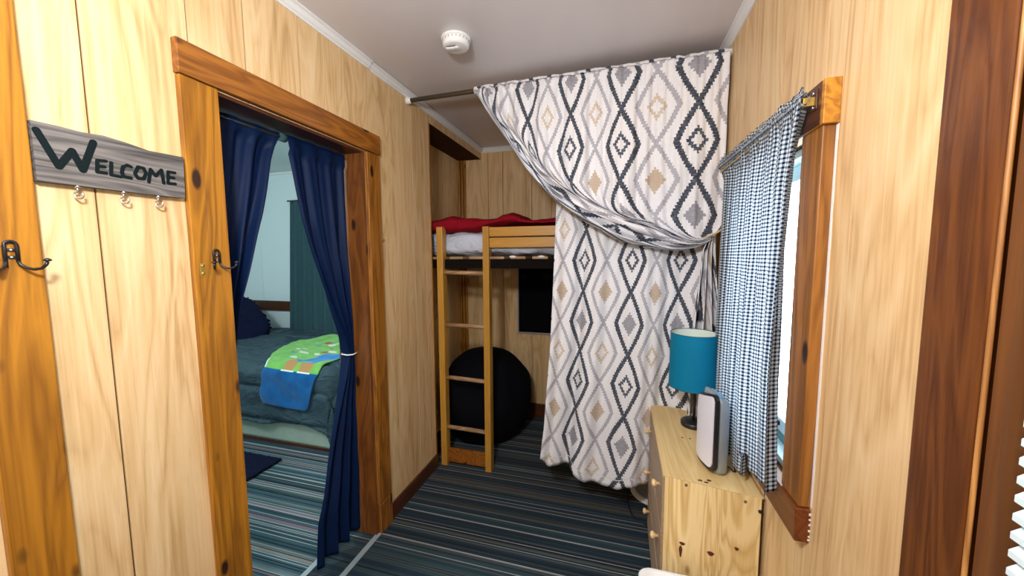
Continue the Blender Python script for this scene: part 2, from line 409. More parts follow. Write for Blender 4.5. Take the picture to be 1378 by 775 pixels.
crown('trim_5',((XR,-1.3,CEIL),(XR,YB,CEIL),(-1,0,0)),'white crown strip above the wall with gingham window')
crown('trim_6',((XL,YB,CEIL),(XR,YB,CEIL),(0,-1,0)),'white crown strip above the panelled end wall')
# baseboards
mb=MB(); mb.box((XL,1.70,0),(XL+.014,2.27,.092),bev=.002); mb.box((XL-.002,1.697,0),(XL+.0145,1.704,.092),1)
struct(mb.build('baseboard_left',[M_basebd,M_bead]))
mb=MB(); mb.box((XL,.49,0),(XL+.014,.787,.09),bev=.002); struct(mb.build('baseboard_left_near',M_basebd))
mb=MB(); mb.box((-1.45,YB-.014,0),(XR,YB,.13),bev=.002); struct(mb.build('baseboard_back',M_basebd))
mb=MB(); mb.box((XR-.014,.735,0),(XR,YB-.014,.09),bev=.002); struct(mb.build('baseboard_right',M_basebd))
# ---- bedroom doorway: trim boards
mb=MB(); mb.box((XL,.787,0),(XL+.018,.835,2.02),bev=.002); mb.box((XL,.835,0),(XL+.016,.895,2.02),bev=.002)
struct(mb.build('trim_7',M_pine_z),'amber pine door casing between the welcome sign and navy curtains','door casing')
mb=MB(); mb.box((XL,1.602,.17),(XL+.018,1.70,2.02),bev=.003); mb.box((XL,1.600,0),(XL+.020,1.702,.168),bev=.003)
struct(mb.build('trim_8',M_mid),'amber pine casing on the far side of bedroom doorway','door casing')
mb=MB(); mb.box((XL,.783,2.022),(XL+.024,1.705,2.118),bev=.003); struct(mb.build('trim_9',M_pine_y),'brown pine head board across the bedroom doorway','door casing')
mb=MB(); mb.box((XL-WT-.01,1.582,0),(XL,1.602,2.02)); struct(mb.build('trim_10',M_jamb),'knotty pine jamb lining far side of the bedroom doorway','door jamb')
mb=MB(); mb.box((XL-WT-.01,.895,0),(XL,.905,2.02)); struct(mb.build('trim_11',M_jamb),'pine jamb lining near side of the bedroom doorway','door jamb')
mb=MB(); mb.box((XL-WT-.01,.905,2.008),(XL,1.582,2.02)); struct(mb.build('trim_12',M_basebd),'head jamb over the navy curtains with shadow in its dark colour','door jamb')  # dark wood carries the shadow under the door head in its colour
# raw edge slivers at jamb foot
mb=MB(); mb.box((XL-WT-.005,1.578,0),(XL-WT+.001,1.583,.11)); struct(mb.build('trim_13',M_bead),'pale raw wood sliver at the foot of bedroom door jamb','trim')
# threshold strips
for k,(x,lab) in enumerate(((XL-WT-.002,'zinc carpet strip nearer the bedroom'),(XL+.002,'zinc carpet strip nearer the corridor'))):
    mb=MB(); mb.box((x-.014,.90,0.0),(x+.014,1.60,.004),bev=.0015)
    for y in (1.0,1.2,1.4,1.55): mb.lathe([(.004,.004),(.003,.0055)],(x,y,0),12)
    struct(mb.build('trim_%d'%(14+k),M_zinc),lab,'threshold strip')
# ---- left post (casing of another doorway) and a door slab added to stop light
mb=MB(); mb.box((XL,.395,0),(XL+.02,.49,CEIL-.036),bev=.003); struct(mb.build('trim_16',M_pine_z),'broad amber pine post at the left edge carrying a coat hook','post')
mb=MB(); mb.box((XL-.06,-.42,0),(XL-.02,.395,2.05),bev=.003)
for a in ((-.34,.0),(.06,.31)):
    for z in ((.2,.9),(1.05,1.9)): mb.box((XL-.022,a[0],z[0]),(XL-.014,a[1],z[1]),bev=.003)
struct(mb.build('door_light_block',M_dark_z))
# niche trims
mb=MB(); mb.box((XL-.012,2.262,0),(XL+.003,2.276,2.38),bev=.001); struct(mb.build('trim_17',M_pine_z),'orange edge strip where door wall panelling stops at the bunk niche','edge trim')
mb=MB(); mb.box((-1.45,YB-.03,.1),(-1.428,YB,2.38),bev=.003); mb.box((-1.424,YB-.02,.1),(-1.402,YB,2.38),bev=.003); mb.box((-1.398,YB-.014,.1),(-1.374,YB,2.38),bev=.003)
struct(mb.build('trim_18',M_pine_z),'upright wood strips in back corner of the bunk niche','corner trim')
# the wall end facing the niche
mb=MB(); mb.box((-1.49,2.27,0),(XL-.012,2.276,2.38)); struct(mb.build('wall_niche_end',M_groove))
# ---- right wall window casing
tf=.027
mb=MB(); mb.box((XR-tf,1.04,.865),(XR,1.14,1.80),bev=.003); struct(mb.build('trim_19',M_wincase),'brown upright casing on near side of gingham window','window casing')
mb=MB(); mb.box((XR-tf-.006,1.028,1.795),(XR,1.83,1.895),bev=.002); mb.box((XR-tf-.0075,1.040,1.797),(XR-tf-.0058,1.828,1.893),1); struct(mb.build('trim_20',[M_pine_h,M_basebd]),'amber head board above gingham window','window casing')  # thin dark sheet on the face paints in the curtain's shade
mb=MB(); mb.box((XR-tf,1.70,.865),(XR,1.80,1.80),bev=.003); struct(mb.build('trim_21',M_wincase),'upright casing on far side of gingham window','window casing')
mb=MB(); mb.box((XR-tf-.006,1.035,.775),(XR,1.82,.863),bev=.003); struct(mb.build('trim_22',M_dark_y),'chipped brown apron board below gingham window','window apron')
mb=MB()
for z in (.782,.791,.806,.822,.836,.849): mb.box((XR-.004-.003*abs(nz(z*90,0,0)),1.0338,z),(XR-.0005,1.0352,z+.004+.006*abs(nz(z*50,1,0))))
struct(mb.build('trim_23',M_white),'flaked white paint on cut end of window apron','trim')
mb=MB()
for k in range(26):
    z=.87+k*.0355; w=.003+.004*abs(nz(k*.7,3,1))
    mb.box((XR-.001,1.036-w,z),(XR+.0005,1.0405,z+.036))
struct(mb.build('trim_24',M_rubber),'ragged white caulk line beside the brown window casing','trim')
# window frame
def window(name,y0,y1,z0,z1,x,mat):
    fr=MB(); w=.022
    fr.box((x-.03,y0,z0),(x+.05,y0+w,z1),bev=.002); fr.box((x-.03,y1-w,z0),(x+.05,y1,z1),bev=.002)
    fr.box((x-.03,y0+w,z0),(x+.05,y1-w,z0+w),bev=.002); fr.box((x-.03,y0+w,z1-w),(x+.05,y1-w,z1),bev=.002)
    return struct(fr.build(name,mat))
M_sash=flat('pale_vinyl_sash',(.62,.78,.80),.4)
M_seal=flat('green_grey_seal',(.10,.24,.25),.5)
tg=NT('window_glass'); g=tg.n('ShaderNodeBsdfTransparent'); gl=tg.n('ShaderNodeBsdfGlossy'); gl.inputs['Roughness'].default_value=.02; 
mxs=tg.n('ShaderNodeMixShader'); mxs.inputs[0].default_value=.07; tg.lk(g.outputs[0],mxs.inputs[1]); tg.lk(gl.outputs[0],mxs.inputs[2]); tg.lk(mxs.outputs[0],tg.out.inputs[0]); M_glass=tg.m
w1=window('window_1',1.14,1.70,.845,1.80,XR+.055,M_sash)
mb=MB(); X=XR+.085
for a,b in (((X-.02,1.162,.867),(X+.02,1.20,1.778)),((X-.02,1.64,.867),(X+.02,1.678,1.778)),((X-.02,1.20,.90),(X+.02,1.64,.945)),((X-.02,1.20,1.73),(X+.02,1.64,1.778))): mb.box(a,b,bev=.003)
s1=mb.build('sash',M_sash,w1)
mb=MB(); mb.box((X-.018,1.20,.868),(X-.010,1.64,.90)); mb.build('seal',M_seal,w1)
mb=MB(); mb.box((X-.003,1.20,.945),(X+.003,1.64,1.73)); mb.build('pane',M_glass,w1)
mb=MB(); mb.box((X-.036,1.41,.918),(X-.018,1.455,.934),bev=.003); mb.tube([(X-.03,1.43,.93),(X-.055,1.425,.935),(X-.075,1.40,.928),(X-.078,1.385,.915)],.005); mb.ball((X-.078,1.383,.911),.009)
mb.build('crank_handle',M_black,w1)
w2=window('window_2',-.35,.60,.80,2.0,XR+.08,M_sash)
mb=MB(); X=XR+.10; mb.box((X-.003,-.33,.82),(X+.003,.58,1.98)); mb.build('pane',M_glass,w2)
# dark boards at the right edge
mb=MB(); mb.box((XR-.022,.612,0),(XR,.716,CEIL-.036),bev=.004); struct(mb.build('trim_25',M_dark_z),'wide dark red-brown board beside pale panelling at the right','window casing')
mb=MB(); mb.tube([(XR-.020,.607,z) for z in (.0,.6,1.2,1.8,2.4)],.0030,8); struct(mb.build('trim_26',M_bead2),'thin pale rounded bead along the dark board at right','bead trim')
mb=MB(); mb.box((XR-.016,.585,0),(XR+.052,.602,2.43)); struct(mb.build('trim_27',M_red_z),'orange-brown reveal board at far right edge','window jamb')
mb=MB(); mb.box((XR+.016,.545,.80),(XR+.045,.585,2.0)); mb.box((XR+.016,-.35,.80),(XR+.045,-.31,2.0)); mb.box((XR+.016,-.31,.80),(XR+.045,.545,.83)); mb.box((XR+.016,-.31,1.96),(XR+.045,.545,2.0)); struct(mb.build('trim_30',M_red_z),'unseen frame added behind the honeycomb blind to block daylight','light blocker')  # added unseen frame, closes the gap where daylight lit the reveal
mb=MB(); mb.box((XR-.02,-.44,0),(XR,-.35,2.2),bev=.003); struct(mb.build('trim_28',M_dark_z),'dark casing on near side of blind window','window casing')
mb=MB(); mb.box((XR-.02,-.35,2.0),(XR,.585,2.1),bev=.003); mb.box((XR-.02,-.35,.70),(XR,.585,.80),bev=.003); struct(mb.build('trim_29',M_dark_y),'dark head and apron of blind window','window casing')
# ---- cellular blind
t=NT('cellular_blind_fabric'); c=(.74,.84,.86); t.bsdf(c,.8,spec=.1); translucent(t,(.8,.9,.92),.25); M_blind=t.m
bl=thing('cellular_blind','pale white honeycomb blind at the far right edge','blind',(XR+.03,.12,.80))
mb=MB(); H=.0235; zt=1.96; n=int((zt-.84)/H); prof=[]
for k in range(n):
    z=.84+k*H; prof+=[(.028,z),(.0385,z+H*.32),(.0385,z+H*.68)]
prof.append((.028,.84+n*H))
back=[(.046-(p[0]-.028)*-1+.012,p[1]) for p in prof]
fx=lambda q,y:(XR+.0305-q[0],y,q[1])
for a,b in zip(prof,prof[1:]): mb.quad([fx(a,.572),fx(b,.572),fx(b,-.33),fx(a,-.33)])
bk=[(.028-(p[0]-.028),p[1]) for p in prof]
for a,b in zip(bk,bk[1:]): mb.quad([fx(a,.572),fx(b,.572),fx(b,-.33),fx(a,-.33)])
for k in range(n):
    z=.84+k*H
    for y in (.572,-.33):
        mb.quad([fx((.028,z),y),fx((.0385,z+H*.32),y),fx((.0385,z+H*.68),y),fx((.028,z+H),y)]); mb.quad([fx((.028,z),y),fx((.0175,z+H*.32),y),fx((.0175,z+H*.68),y),fx((.028,z+H),y)])
mb.build('honeycomb_fabric',M_blind,bl)
mb=MB(); mb.box((XR-.012,-.335,1.955),(XR+.022,.576,1.99),bev=.003); mb.build('head_rail',M_white,bl)
mb=MB(); mb.box((XR-.010,-.335,.81),(XR+.018,.576,.84),bev=.003); mb.build('bottom_rail',M_white,bl)
# ------------------------------------------------------------------ WELCOME sign
M_grey=wood('weathered_barn_board',(.035,.032,.030),(.21,.185,.17),1,1.6,.9,knots=False,contrast=1.,seed=6.)
sg=thing('welcome_sign','weathered grey board with hand painted black WELCOME and three hooks','sign',(-1.212,.63,1.667))
mb=MB(); out=[(.493,1.7919),(.5329,1.7925),(.5708,1.7910),(.6084,1.7945),(.6485,1.7905),(.6974,1.7825),(.74,1.784),(.7789,1.7855),(.7752,1.6704),(.70,1.668),(.60,1.6675),(.493,1.666)]
mb.prism(out,-1.219,-1.200,lambda p,d:(d,p[0],p[1]))
mb.build('board',M_grey,sg)
D={'W':[(0.4998,1.7733),(0.5278,1.7036),(0.5515,1.7436),(0.5661,1.7041),(0.5889,1.7727)],
'E':[(0.5929,1.7322),(0.5908,1.7049)],'Ea':[(0.5929,1.7322),(0.6081,1.7342)],'Eb':[(0.5919,1.7192),(0.6048,1.7198)],'Ec':[(0.5908,1.7049),(0.6067,1.7055)],
'L':[(0.6181,1.7325),(0.6158,1.7033),(0.6339,1.7023)],'C':[(0.656,1.7312),(0.649,1.7338),(0.64,1.7277),(0.6366,1.7134),(0.6396,1.7041),(0.6538,1.7033)],
'O':[(0.6709,1.7346),(0.6631,1.716),(0.6686,1.705),(0.6803,1.706),(0.6865,1.7208),(0.6824,1.7335),(0.6709,1.7346)],'M':[(0.6911,1.7001),(0.6974,1.7343),(0.7073,1.7188),(0.7218,1.7377),(0.7247,1.7031)],
'F':[(0.7373,1.7365),(0.7349,1.7049)],'Fa':[(0.7373,1.7365),(0.7533,1.7366)],'Fb':[(0.7361,1.7214),(0.7499,1.7221)],'Fc':[(0.7349,1.7049),(0.7522,1.7061)]}
groups={'W':['W'],'E':['E','Ea','Eb','Ec'],'L':['L'],'C':['C'],'O':['O'],'M':['M'],'F':['F','Fa','Fb','Fc']}
mb=MB()
def stroke(mb,pts,r,x):
    for k,(a,b) in enumerate(zip(pts,pts[1:])):
        a=Vector(a); b=Vector(b); d=(b-a).normalized(); nn=Vector((-d.y,d.x)); poly=[]
        for i in range(9):
            an=PI/2+PI*i/8; poly.append(a+d*math.cos(an)*r+nn*math.sin(an)*r)
        for i in range(9):
            an=-PI/2+PI*i/8; poly.append(b+d*math.cos(an)*r+nn*math.sin(an)*r)
        mb.prism([(p.x,p.y) for p in poly],x-.0005,x+.0012+.00013*k,lambda p,dd:(dd,p[0],p[1]))
j=0
for k,v in D.items():
    j+=1; stroke(mb,v,.0066 if k=='W' else .0036,-1.200+.00007*j)
mb.build('lettering',M_paint_letters,sg)
for y in (.557,.640,.713):
    mb=MB(); x=-1.206
    mb.lathe([(.0045,0),(.0045,.006),(.0025,.008)],(x,y,1.6615),14)
    pts=[(x,y,1.664),(x,y,1.654)]+[(x+.011*math.sin(a)*.8,y+.002*math.sin(a),1.645-.0095*math.cos(a*1.0)+.0) for a in [i*PI/8 for i in range(0,12)]]
    pts=[(x,y,1.664),(x,y,1.657),(x-.003,y,1.652)]+[(x+.0075*math.cos(a)+.002,y+.004*math.cos(a),1.646+.009*math.sin(a)) for a in [PI*.85+i*PI*1.35/12 for i in range(13)]]
    mb.tube(pts,.0021,8); mb.build('hook',M_chrome,sg)
# ------------------------------------------------------------------ coat hooks
def coat_hook(y,z,label,x0):
    root=thing('coat_hook',label,'hook',(x0,y,z),'black iron double hooks on the pine boards')
    mb=MB(); w=.0085; s=.0032
    arch=[(x0+.004,y-w,z-.033),(x0+.004,y-w,z+.012)]+[(x0+.004,y-w*math.cos(a),z+.012+w*math.sin(a)) for a in [i*PI/8 for i in range(1,8)]]+[(x0+.004,y+w,z+.012),(x0+.004,y+w,z-.022)]
    mb.tube(arch,s,8)
    for dz in (.003,-.012): mb.box((x0,y-w,z+dz-.0028),(x0+.004,y+w,z+dz+.0028),bev=.0008)
    mb.build('mounting_plate',M_black,root)
    for dz in (.003,-.012):
        m2=MB(); m2.lathe([(.0022,0),(.0019,.0012)],(x0+.004,y,z+dz),12,axis=0); m2.build('screw',M_zinc,root)
    for sy in (1,-1):
        mb=MB(); pts=[(x0+.004,y+sy*w,z-.020),(x0+.006,y+sy*(w+.001),z-.027),(x0+.012,y+sy*(w+.006),z-.034),(x0+.022,y+sy*(w+.013),z-.038),(x0+.032,y+sy*(w+.020),z-.036),(x0+.038,y+sy*(w+.024),z-.029),(x0+.040,y+sy*(w+.026),z-.022)]
        mb.tube(pts,.0031,10); mb.lathe([(.0012,-.003),(.0062,-.001),(.0068,.001),(.003,.004),(.0008,.005)],(x0+.040,y+sy*(w+.026),z-.019),14)
        mb.build('hook_arm',M_black,root)
    return root
coat_hook(.4445,1.515,'black iron double coat hook on the post left of the welcome sign',XL+.020)
coat_hook(.8495,1.503,'black iron double coat hook on door casing beside navy curtain',XL+.018)
# small brass strike plate + latch bits on casing
pl=thing('latch_plate','small brass strike plate screwed on the near door casing','latch',(XL+.018,.808,1.44))
mb=MB(); mb.box((XL+.018,.802,1.445),(XL+.0195,.815,1.482),bev=.0005); mb.build('plate',M_brass,pl)
for z in (1.475,1.452):
    mb=MB(); mb.lathe([(.004,0),(.0045,.0018),(.002,.003)],(XL+.0195,.8085,z),12,axis=0); mb.build('screw',M_brass,pl)
# string loop on a nail
st=thing('string_loop','thin cord loop hanging from a nail beside the far door casing','string',(XL+.006,1.722,1.43))
mb=MB(); mb.tube([(XL-.002,1.712,1.612),(XL+.012,1.712,1.614)],.0022); mb.lathe([(.0055,0),(.005,.002),(.001,.003)],(XL+.012,1.712,1.614),12,axis=0); mb.build('nail',M_chrome,st)
mb=MB(); lp=[(XL+.007,1.722+.011*math.sin(a)*(1.1-.3*math.cos(a)),1.52-.078*math.cos(a)) for a in [PI+i*2*PI/40 for i in range(41)]]; mb.tube(lp,.0011,6)
mb.tube([(XL+.009,1.716,1.606),(XL+.010,1.728,1.588),(XL+.008,1.720,1.575)],.0022,6); mb.tube([(XL+.009,1.716,1.603),(XL+.010,1.714,1.583)],.0018,6)
mb.build('cord',flat('tan_cord',(.45,.33,.2),.9),st)
# ------------------------------------------------------------------ smoke detector
sd=thing('smoke_detector','round white smoke detector on the ceiling','smoke detector',(-.715,1.60,CEIL-.045))
mb=MB(); c0=(-.715,1.60,CEIL); mb.lathe([(.060,0),(.066,-.004),(.066,-.012),(.058,-.014)],c0,48); mb.build('mounting_ring',M_white,sd)
mb=MB(); mb.lathe([(.056,-.012),(.060,-.016),(.059,-.034),(.054,-.042),(.046,-.0445),(.0,-.0455)],c0,48,cap=False)
for k in range(26):
    a=2*PI*k/26; p=Vector((math.cos(a)*.0598,math.sin(a)*.0598,0))
mb.build('cover',M_white,sd)
M_vent=flat('grey_vent',(.28,.28,.30),.5)
mb=MB()
for k in range(22):
    a=2*PI*k/22
    mb.box((-.004,-.0012,-.004),(.004,.0012,.004),mat=Matrix.Translation((c0[0]+.0575*math.cos(a),c0[1]+.0575*math.sin(a),CEIL-.020))@Matrix.Rotation(a,4,'Z'))
mb.build('vent_slots',M_vent,sd)
mb=MB(); mb.box((-.030,-.010,-.005),(.012,.008,.004),bev=.003,mat=Matrix.Translation((c0[0]-.012,c0[1]-.006,CEIL-.045))@Matrix.Rotation(.15,4,'Z')); mb.lathe([(.011,0),(.011,-.004),(.008,-.006)],(c0[0]+.005,c0[1]-.008,CEIL-.045),20)
mb.build('test_button',M_rubber,sd)
mb=MB(); mb.box((-.022,-.004,-.003),(.022,.004,.003),bev=.002,mat=Matrix.Translation((c0[0]-.012,c0[1]-.030,CEIL-.045))); mb.build('sounder_slot',M_vent,sd)
# ------------------------------------------------------------------ tension rod + patterned curtains
RL=Vector((XL,2.010,2.416)); RR=Vector((XR,1.955,2.405))
rod=thing('tension_rod','dark bronze tension rod crossing the room below the ceiling','curtain rod',tuple(RL))
mb=MB(); mb.tube([RL+(RR-RL)*.01,RL+(RR-RL)*.5],.0125,16); mb.tube([RL+(RR-RL)*.5,RL+(RR-RL)*.99],.0105,16); mb.build('tube',M_bronze,rod)
for e,s in ((RL,1),(RR,-1)):
    mb=MB(); mb.lathe([(.020,0),(.020,.010*s),(.016,.024*s),(.0145,.030*s)],tuple(e),24,axis=0); mb.build('end_cap',M_rubber,rod)
def rod_at(x): t=(x-RL.x)/(RR.x-RL.x); return RL.lerp(RR,t)
SW=[(-.79,2.415),(-.761,2.397),(-.66,2.238),(-.556,2.092),(-.434,1.917),(-.314,1.79),(-.197,1.70),(-.1,1.645),(.0,1.592),(.063,1.567),(.204,1.535),(.289,1.532),(.37,1.551),(.415,1.578)]
TX,TZ=.417,1.588
def catmull(pts,n=6):
    o=[]
    for i in range(len(pts)-1):
        p0=pts[max(i-1,0)];p1=pts[i];p2=pts[i+1];p3=pts[min(i+2,len(pts)-1)]
        for k in range(n):
            t=k/n; o.append(tuple(.5*((2*b)+(-a+c)*t+(2*a-5*b+4*c-d)*t*t+(-a+3*b-3*c+d)*t**3) for a,b,c,d in zip(p0,p1,p2,p3)))
    o.append(pts[-1]); return o
SWc=catmull(SW)
def front_path(u):
    """polyline (x,z) for fabric thread u: straight down, bend, along the swag to the tie, then down as tail"""
    xu=lerp(-.775,.462,u)
    w=u
    band=lambda x: interp(SWc,x)+ (.088*smooth(w/.16)+.022*w)*smooth((TX-x)/.30)+.030*w-.012
    pts=[]
    zt=rod_at(xu).z+.0
    x=xu
    zb=band(xu)
    if xu<TX-.02:
        r=min(.09,(TX-xu)*.5)*smooth(w*6)
        zc=min(zt,zb+r*.9)
        pts.append((xu,zt))
        if zt-zc>.01: pts+= [(xu,lerp(zt,zc,k/6)) for k in range(1,7)]
        x2=xu+r
        # quadratic corner
        if r>.004:
            p0=(xu,zc);p1=(xu,band(xu));p2=(x2,band(x2))
            for k in range(1,7):
                t=k/6; pts.append(((1-t)**2*p0[0]+2*t*(1-t)*p1[0]+t*t*p2[0],(1-t)**2*p0[1]+2*t*(1-t)*p1[1]+t*t*p2[1]))
        for k in range(1,21):
            xx=lerp(x2,TX-.004,k/20); pts.append((xx,band(xx)))
    else:
        pts=[(xu,lerp(zt,TZ+.06,k/12)) for k in range(13)]
    pts.append((TX+(u-.5)*.022,TZ-.004))
    nt=len(pts)
    for k in range(1,17):
        z=lerp(TZ-.01,.62,k/16); sp=.05+.085*smooth(k/10)
        pts.append((.410+(u-.5)*sp-.004,z))
    # resample by arclength separately for upper (to tie) and tail
    def resample(P,n):
        L=[0.]
        for a,b in zip(P,P[1:]): L.append(L[-1]+math.hypot(b[0]-a[0],b[1]-a[1]))
        out=[];i=0
        for k in range(n+1):
            s=L[-1]*k/n
            while i<len(L)-2 and L[i+1]<s: i+=1
            d=L[i+1]-L[i]; t=0 if d<1e-9 else (s-L[i])/d
            out.append((lerp(P[i][0],P[i+1][0],t),lerp(P[i][1],P[i+1][1],t),s))
        return out,L[-1]
    A,la=resample(pts[:nt],84); B,lb=resample(pts[nt-1:],30)
    return A+[(x,z,s+la) for x,z,s in B[1:]]
NU=220
FP=[front_path(i/NU) for i in range(NU+1)]
NV=len(FP[0])-1
def pleat(u,ph=0.):
    return math.sin(2*PI*(7.5*u+.9*math.sin(4.1*u+ph))+ph)+.45*math.sin(2*PI*17*u+1.3*ph)
def front(u,v):
    i=round(u*NU); j=round(v*NV); x,z,s=FP[i][j]
    up=j/84.
    y0=rod_at(min(x,XR)).y
    amp=.011+.012*smooth(up*2)
    crowd=smooth((.32-u)/.3)             # tight gathers near the pulled edge
    y=y0-.022-amp*pleat(u)*(1-.55*smooth((u-.55)/.3))*(1+.7*crowd)
    if j<=2: y=y0+(-.020 if j else -.004)-.004*pleat(u,1.)
    if j<=84:
        t=smooth((x+.1)/.45)*smooth((up-.45)/.4)
        y-= .045*math.sin(min(1.,up)*PI)*(1-u)*.8+.02
        y-= .035*math.sin(PI*smooth(up))*smooth((.6-abs(u-.35))/.5)
        y+= crowd*.013*math.sin(2*PI*23*u+9*up+4*nz(u*9,up*4,1))
        y+= .008*nz(x,u*4,z,9)+.0035*math.sin(2*PI*38*u+3*nz(u*6,up*2,2))*(1-.6*up)
        y=lerp(y,TY-.010-.030*(.5+.5*math.sin(2*PI*3*u)),smooth((up-.86)/.14))
    else:
        q=(j-84)/30.
        y=TY-.01-.034*math.sin(2*PI*3.2*u+.6)*lerp(.5,1.,smooth(q*2))-.004*nz(x,z,u,12)
    fz=.010*crowd*math.sin(2*PI*17*u+2*nz(u*8,up*5,3))*smooth(up*3)*smooth((1-up)*4)*(1 if j<84 else 0)
    return (x,y,z+fz),((interp(TEX,u) if j<=84 else 1.93+(u-.5)*.30),-s-.46)
TY=1.935
_tx=[(-.775,-1.62),(-.70,-1.30),(-.62,-1.20),(-.54,-1.08),(-.465,-.978),(-.35,-.80),(-.24,-.652),(-.12,-.49),(0.,-.326),(.17,-.155),(.34,0.),(.462,.118)]
TEX=[((x+.775)/1.237,t+.163*13) for x,t in _tx]
cg=('ikat curtains on the tension rod',)
fc=thing('patterned_curtain','upper diamond patterned curtain swept across and tied back at right','curtain',(-.1,1.95,1.5))
mb=MB(); mb.grid(NU,NV,front); mb.build('fabric_panel',M_ikat,fc,solid=.0015,fix=False)
mb=MB(); mb.tube([(TX-.035,TY-.022,TZ-.012),(TX-.02,TY-.042,TZ-.004),(TX+.01,TY-.045,TZ+.008),(TX+.035,TY-.03,TZ+.022),(XR-.004,TY-.005,TZ+.045)],.0045,8); mb.tube([(TX-.035,TY-.022,TZ-.012),(TX-.03,TY+.01,TZ-.01),(TX+.01,TY+.022,TZ+.002),(TX+.04,TY+.012,TZ+.03),(XR-.004,TY+.005,TZ+.045)],.0045,8)
mb.build('tieback_cord',flat('cream_cord',(.62,.48,.28),.8),fc)
# rod pocket ruffle
mb=MB()
def header(u,v):
    x=lerp(-.785,.458,u); r=rod_at(x); a=PI*1.15-2*PI*v*.98
    rr=.0165+.0015*pleat(u,.7)+.0015*nz(u*60,0,0)
    return (x,r.y+rr*math.cos(a),r.z+rr*1.05*math.sin(a)+(.004+.004*nz(u*45,3,0) if .18<v<.4 else 0)),(.075+u*1.37,.09+.03*math.sin(a))
mb.grid(260,20,header); mb.build('rod_pocket',M_ikat,fc,solid=.001,fix=False)
bc=thing('patterned_curtain','lower diamond patterned curtain hanging straight almost to the carpet','curtain',(0,2.0,.27))
HEM=[(0,.292),(.10,.302),(.2,.30),(.33,.237),(.45,.226),(.58,.268),(.70,.275),(.78,.282),(1,.27)]
def backc(u,v):
    ztop=rod_at(0.).z+.008; zb=interp(HEM,u)
    z=lerp(ztop,zb,v)
    xl=interp([(.25,-.434),(.5,-.405),(1.,-.365),(1.4,-.345),(1.8,-.327),(2.42,-.30)],z); x=lerp(xl,.455-.02*v,u)
    pl=math.sin(2*PI*(4.2*u+.35*math.sin(5*u)+.25*v))*(.010+.022*v)+.006*math.sin(2*PI*11*u+v)
    y=rod_at(x).y+.022+pl+.006*nz(x,0,z,5)+ (.01*v)
    y-=.03*v*math.exp(-((u-.45)/.16)**2)
    x+=.010*math.sin(2*PI*(2.1*u)+.4)*v
    return (x,y,z),(.256+u*1.08,(z-.97)*1.03)
mb=MB(); mb.grid(150,110,backc); mb.build('fabric_panel',M_ikat,bc,solid=.0015,fix=False)
mb=MB(); mb.grid(150,2,lambda u,v:(tuple(Vector(backc(u,1-.022-.0022*v)[0])+Vector((0,-.0016,0))),(0.,0.)))
mb.build('hem_stitch',flat('white_thread',(.75,.75,.75),.8),bc,fix=False)
# ------------------------------------------------------------------ gingham curtain + rod
gr=thing('sash_rod','flat brass sash rod fixed to window head board','curtain rod',(.43,1.2,1.865))
mb=MB(); mb.box((.4130,1.062,1.846),(.4165,1.80,1.866),bev=.001)
mb.box((.4130,1.058,1.846),(.4360,1.0615,1.866),bev=.001)
mb.build('rod',M_brass,gr)
mb=MB(); mb.box((.4360,1.052,1.836),(.4395,1.082,1.882),bev=.001); mb.build('bracket',M_basebd,gr)
for z in (1.875,1.843):
    mb=MB(); mb.lathe([(.0042,0),(.0035,-.002),(.001,-.003)],(.4358,1.066,z),12,axis=0); mb.build('screw',M_chrome,gr)
gc=thing('gingham_curtain','navy and white gingham curtain hanging over the right window','curtain',(.42,1.4,.72))
def ging(u,v):
    yn=interp([(0,1.056),(.08,1.080),(.18,1.100),(.7,1.112),(.85,1.102),(1,1.086)],v); y=lerp(yn,1.80,u)
    ztop=lerp(1.872,1.882,u)
    hem=lerp(.842,.752,smooth((y-1.325)/.025))+ (.010*math.sin(y*40)) *(1 if y<1.33 else .0)
    z=lerp(ztop,hem,v)
    amp=.006+.010*smooth(v*1.5)
    x=.428-.016*(1-u)+ -.012*math.exp(-((y-1.345)/.03)**2)*v
    x-= amp*math.sin(2*PI*9*u+1.3*math.sin(6*u)+.8*v)+.004*math.sin(2*PI*21*u+3*v)
    x= min(x,.434)
    if v<.06: x=lerp(.408-.003*math.sin(2*PI*26*u),x,v/.06)
    if u<.05: x-=.010*(1-u/.05)*v
    return (x,y,z),(u*1.02,z)
mb=MB(); mb.grid(230,110,ging); mb.build('fabric_panel',M_gingham,gc,solid=.0008,fix=False)
def ruf(u,v):
    y=lerp(1.05,1.80,u); a=2*PI*v*.99-PI/2
    rr=.010+.004*nz(u*38,1,0)+.002*nz(u*90,4,0)
    return (.414+rr*.9*math.cos(a),y,1.862+lerp(0,.010,u)+rr*1.3*math.sin(a)+.005*nz(u*30,8,0)*(1 if math.sin(a)>0 else 0)),(u*1.25,v*.07)
mb=MB(); mb.grid(260,18,ruf)
mb.grid(260,5,lambda u,v:((.410-.012*nz(u*34,2,v),lerp(1.05,1.80,u),1.868+.01*u+.020*v+.012*v*nz(u*26,5,0)),(u*1.25,v*.03)))
mb.build('ruffled_header',M_gingham,gc,fix=False)
def liner(u,v):
    return (lerp(.408,.430,u*(1-.8*v))-.004*v,interp([(0,1.06),(.08,1.084),(.18,1.104),(.7,1.116),(1,1.10)],v)+.004+.016*u*(1-v),lerp(1.845,1.30,v)),(u*.06,v*.95)
mb=MB(); mb.grid(10,60,liner); mb.build('folded_edge',M_gingham,gc,solid=.0008,fix=False)
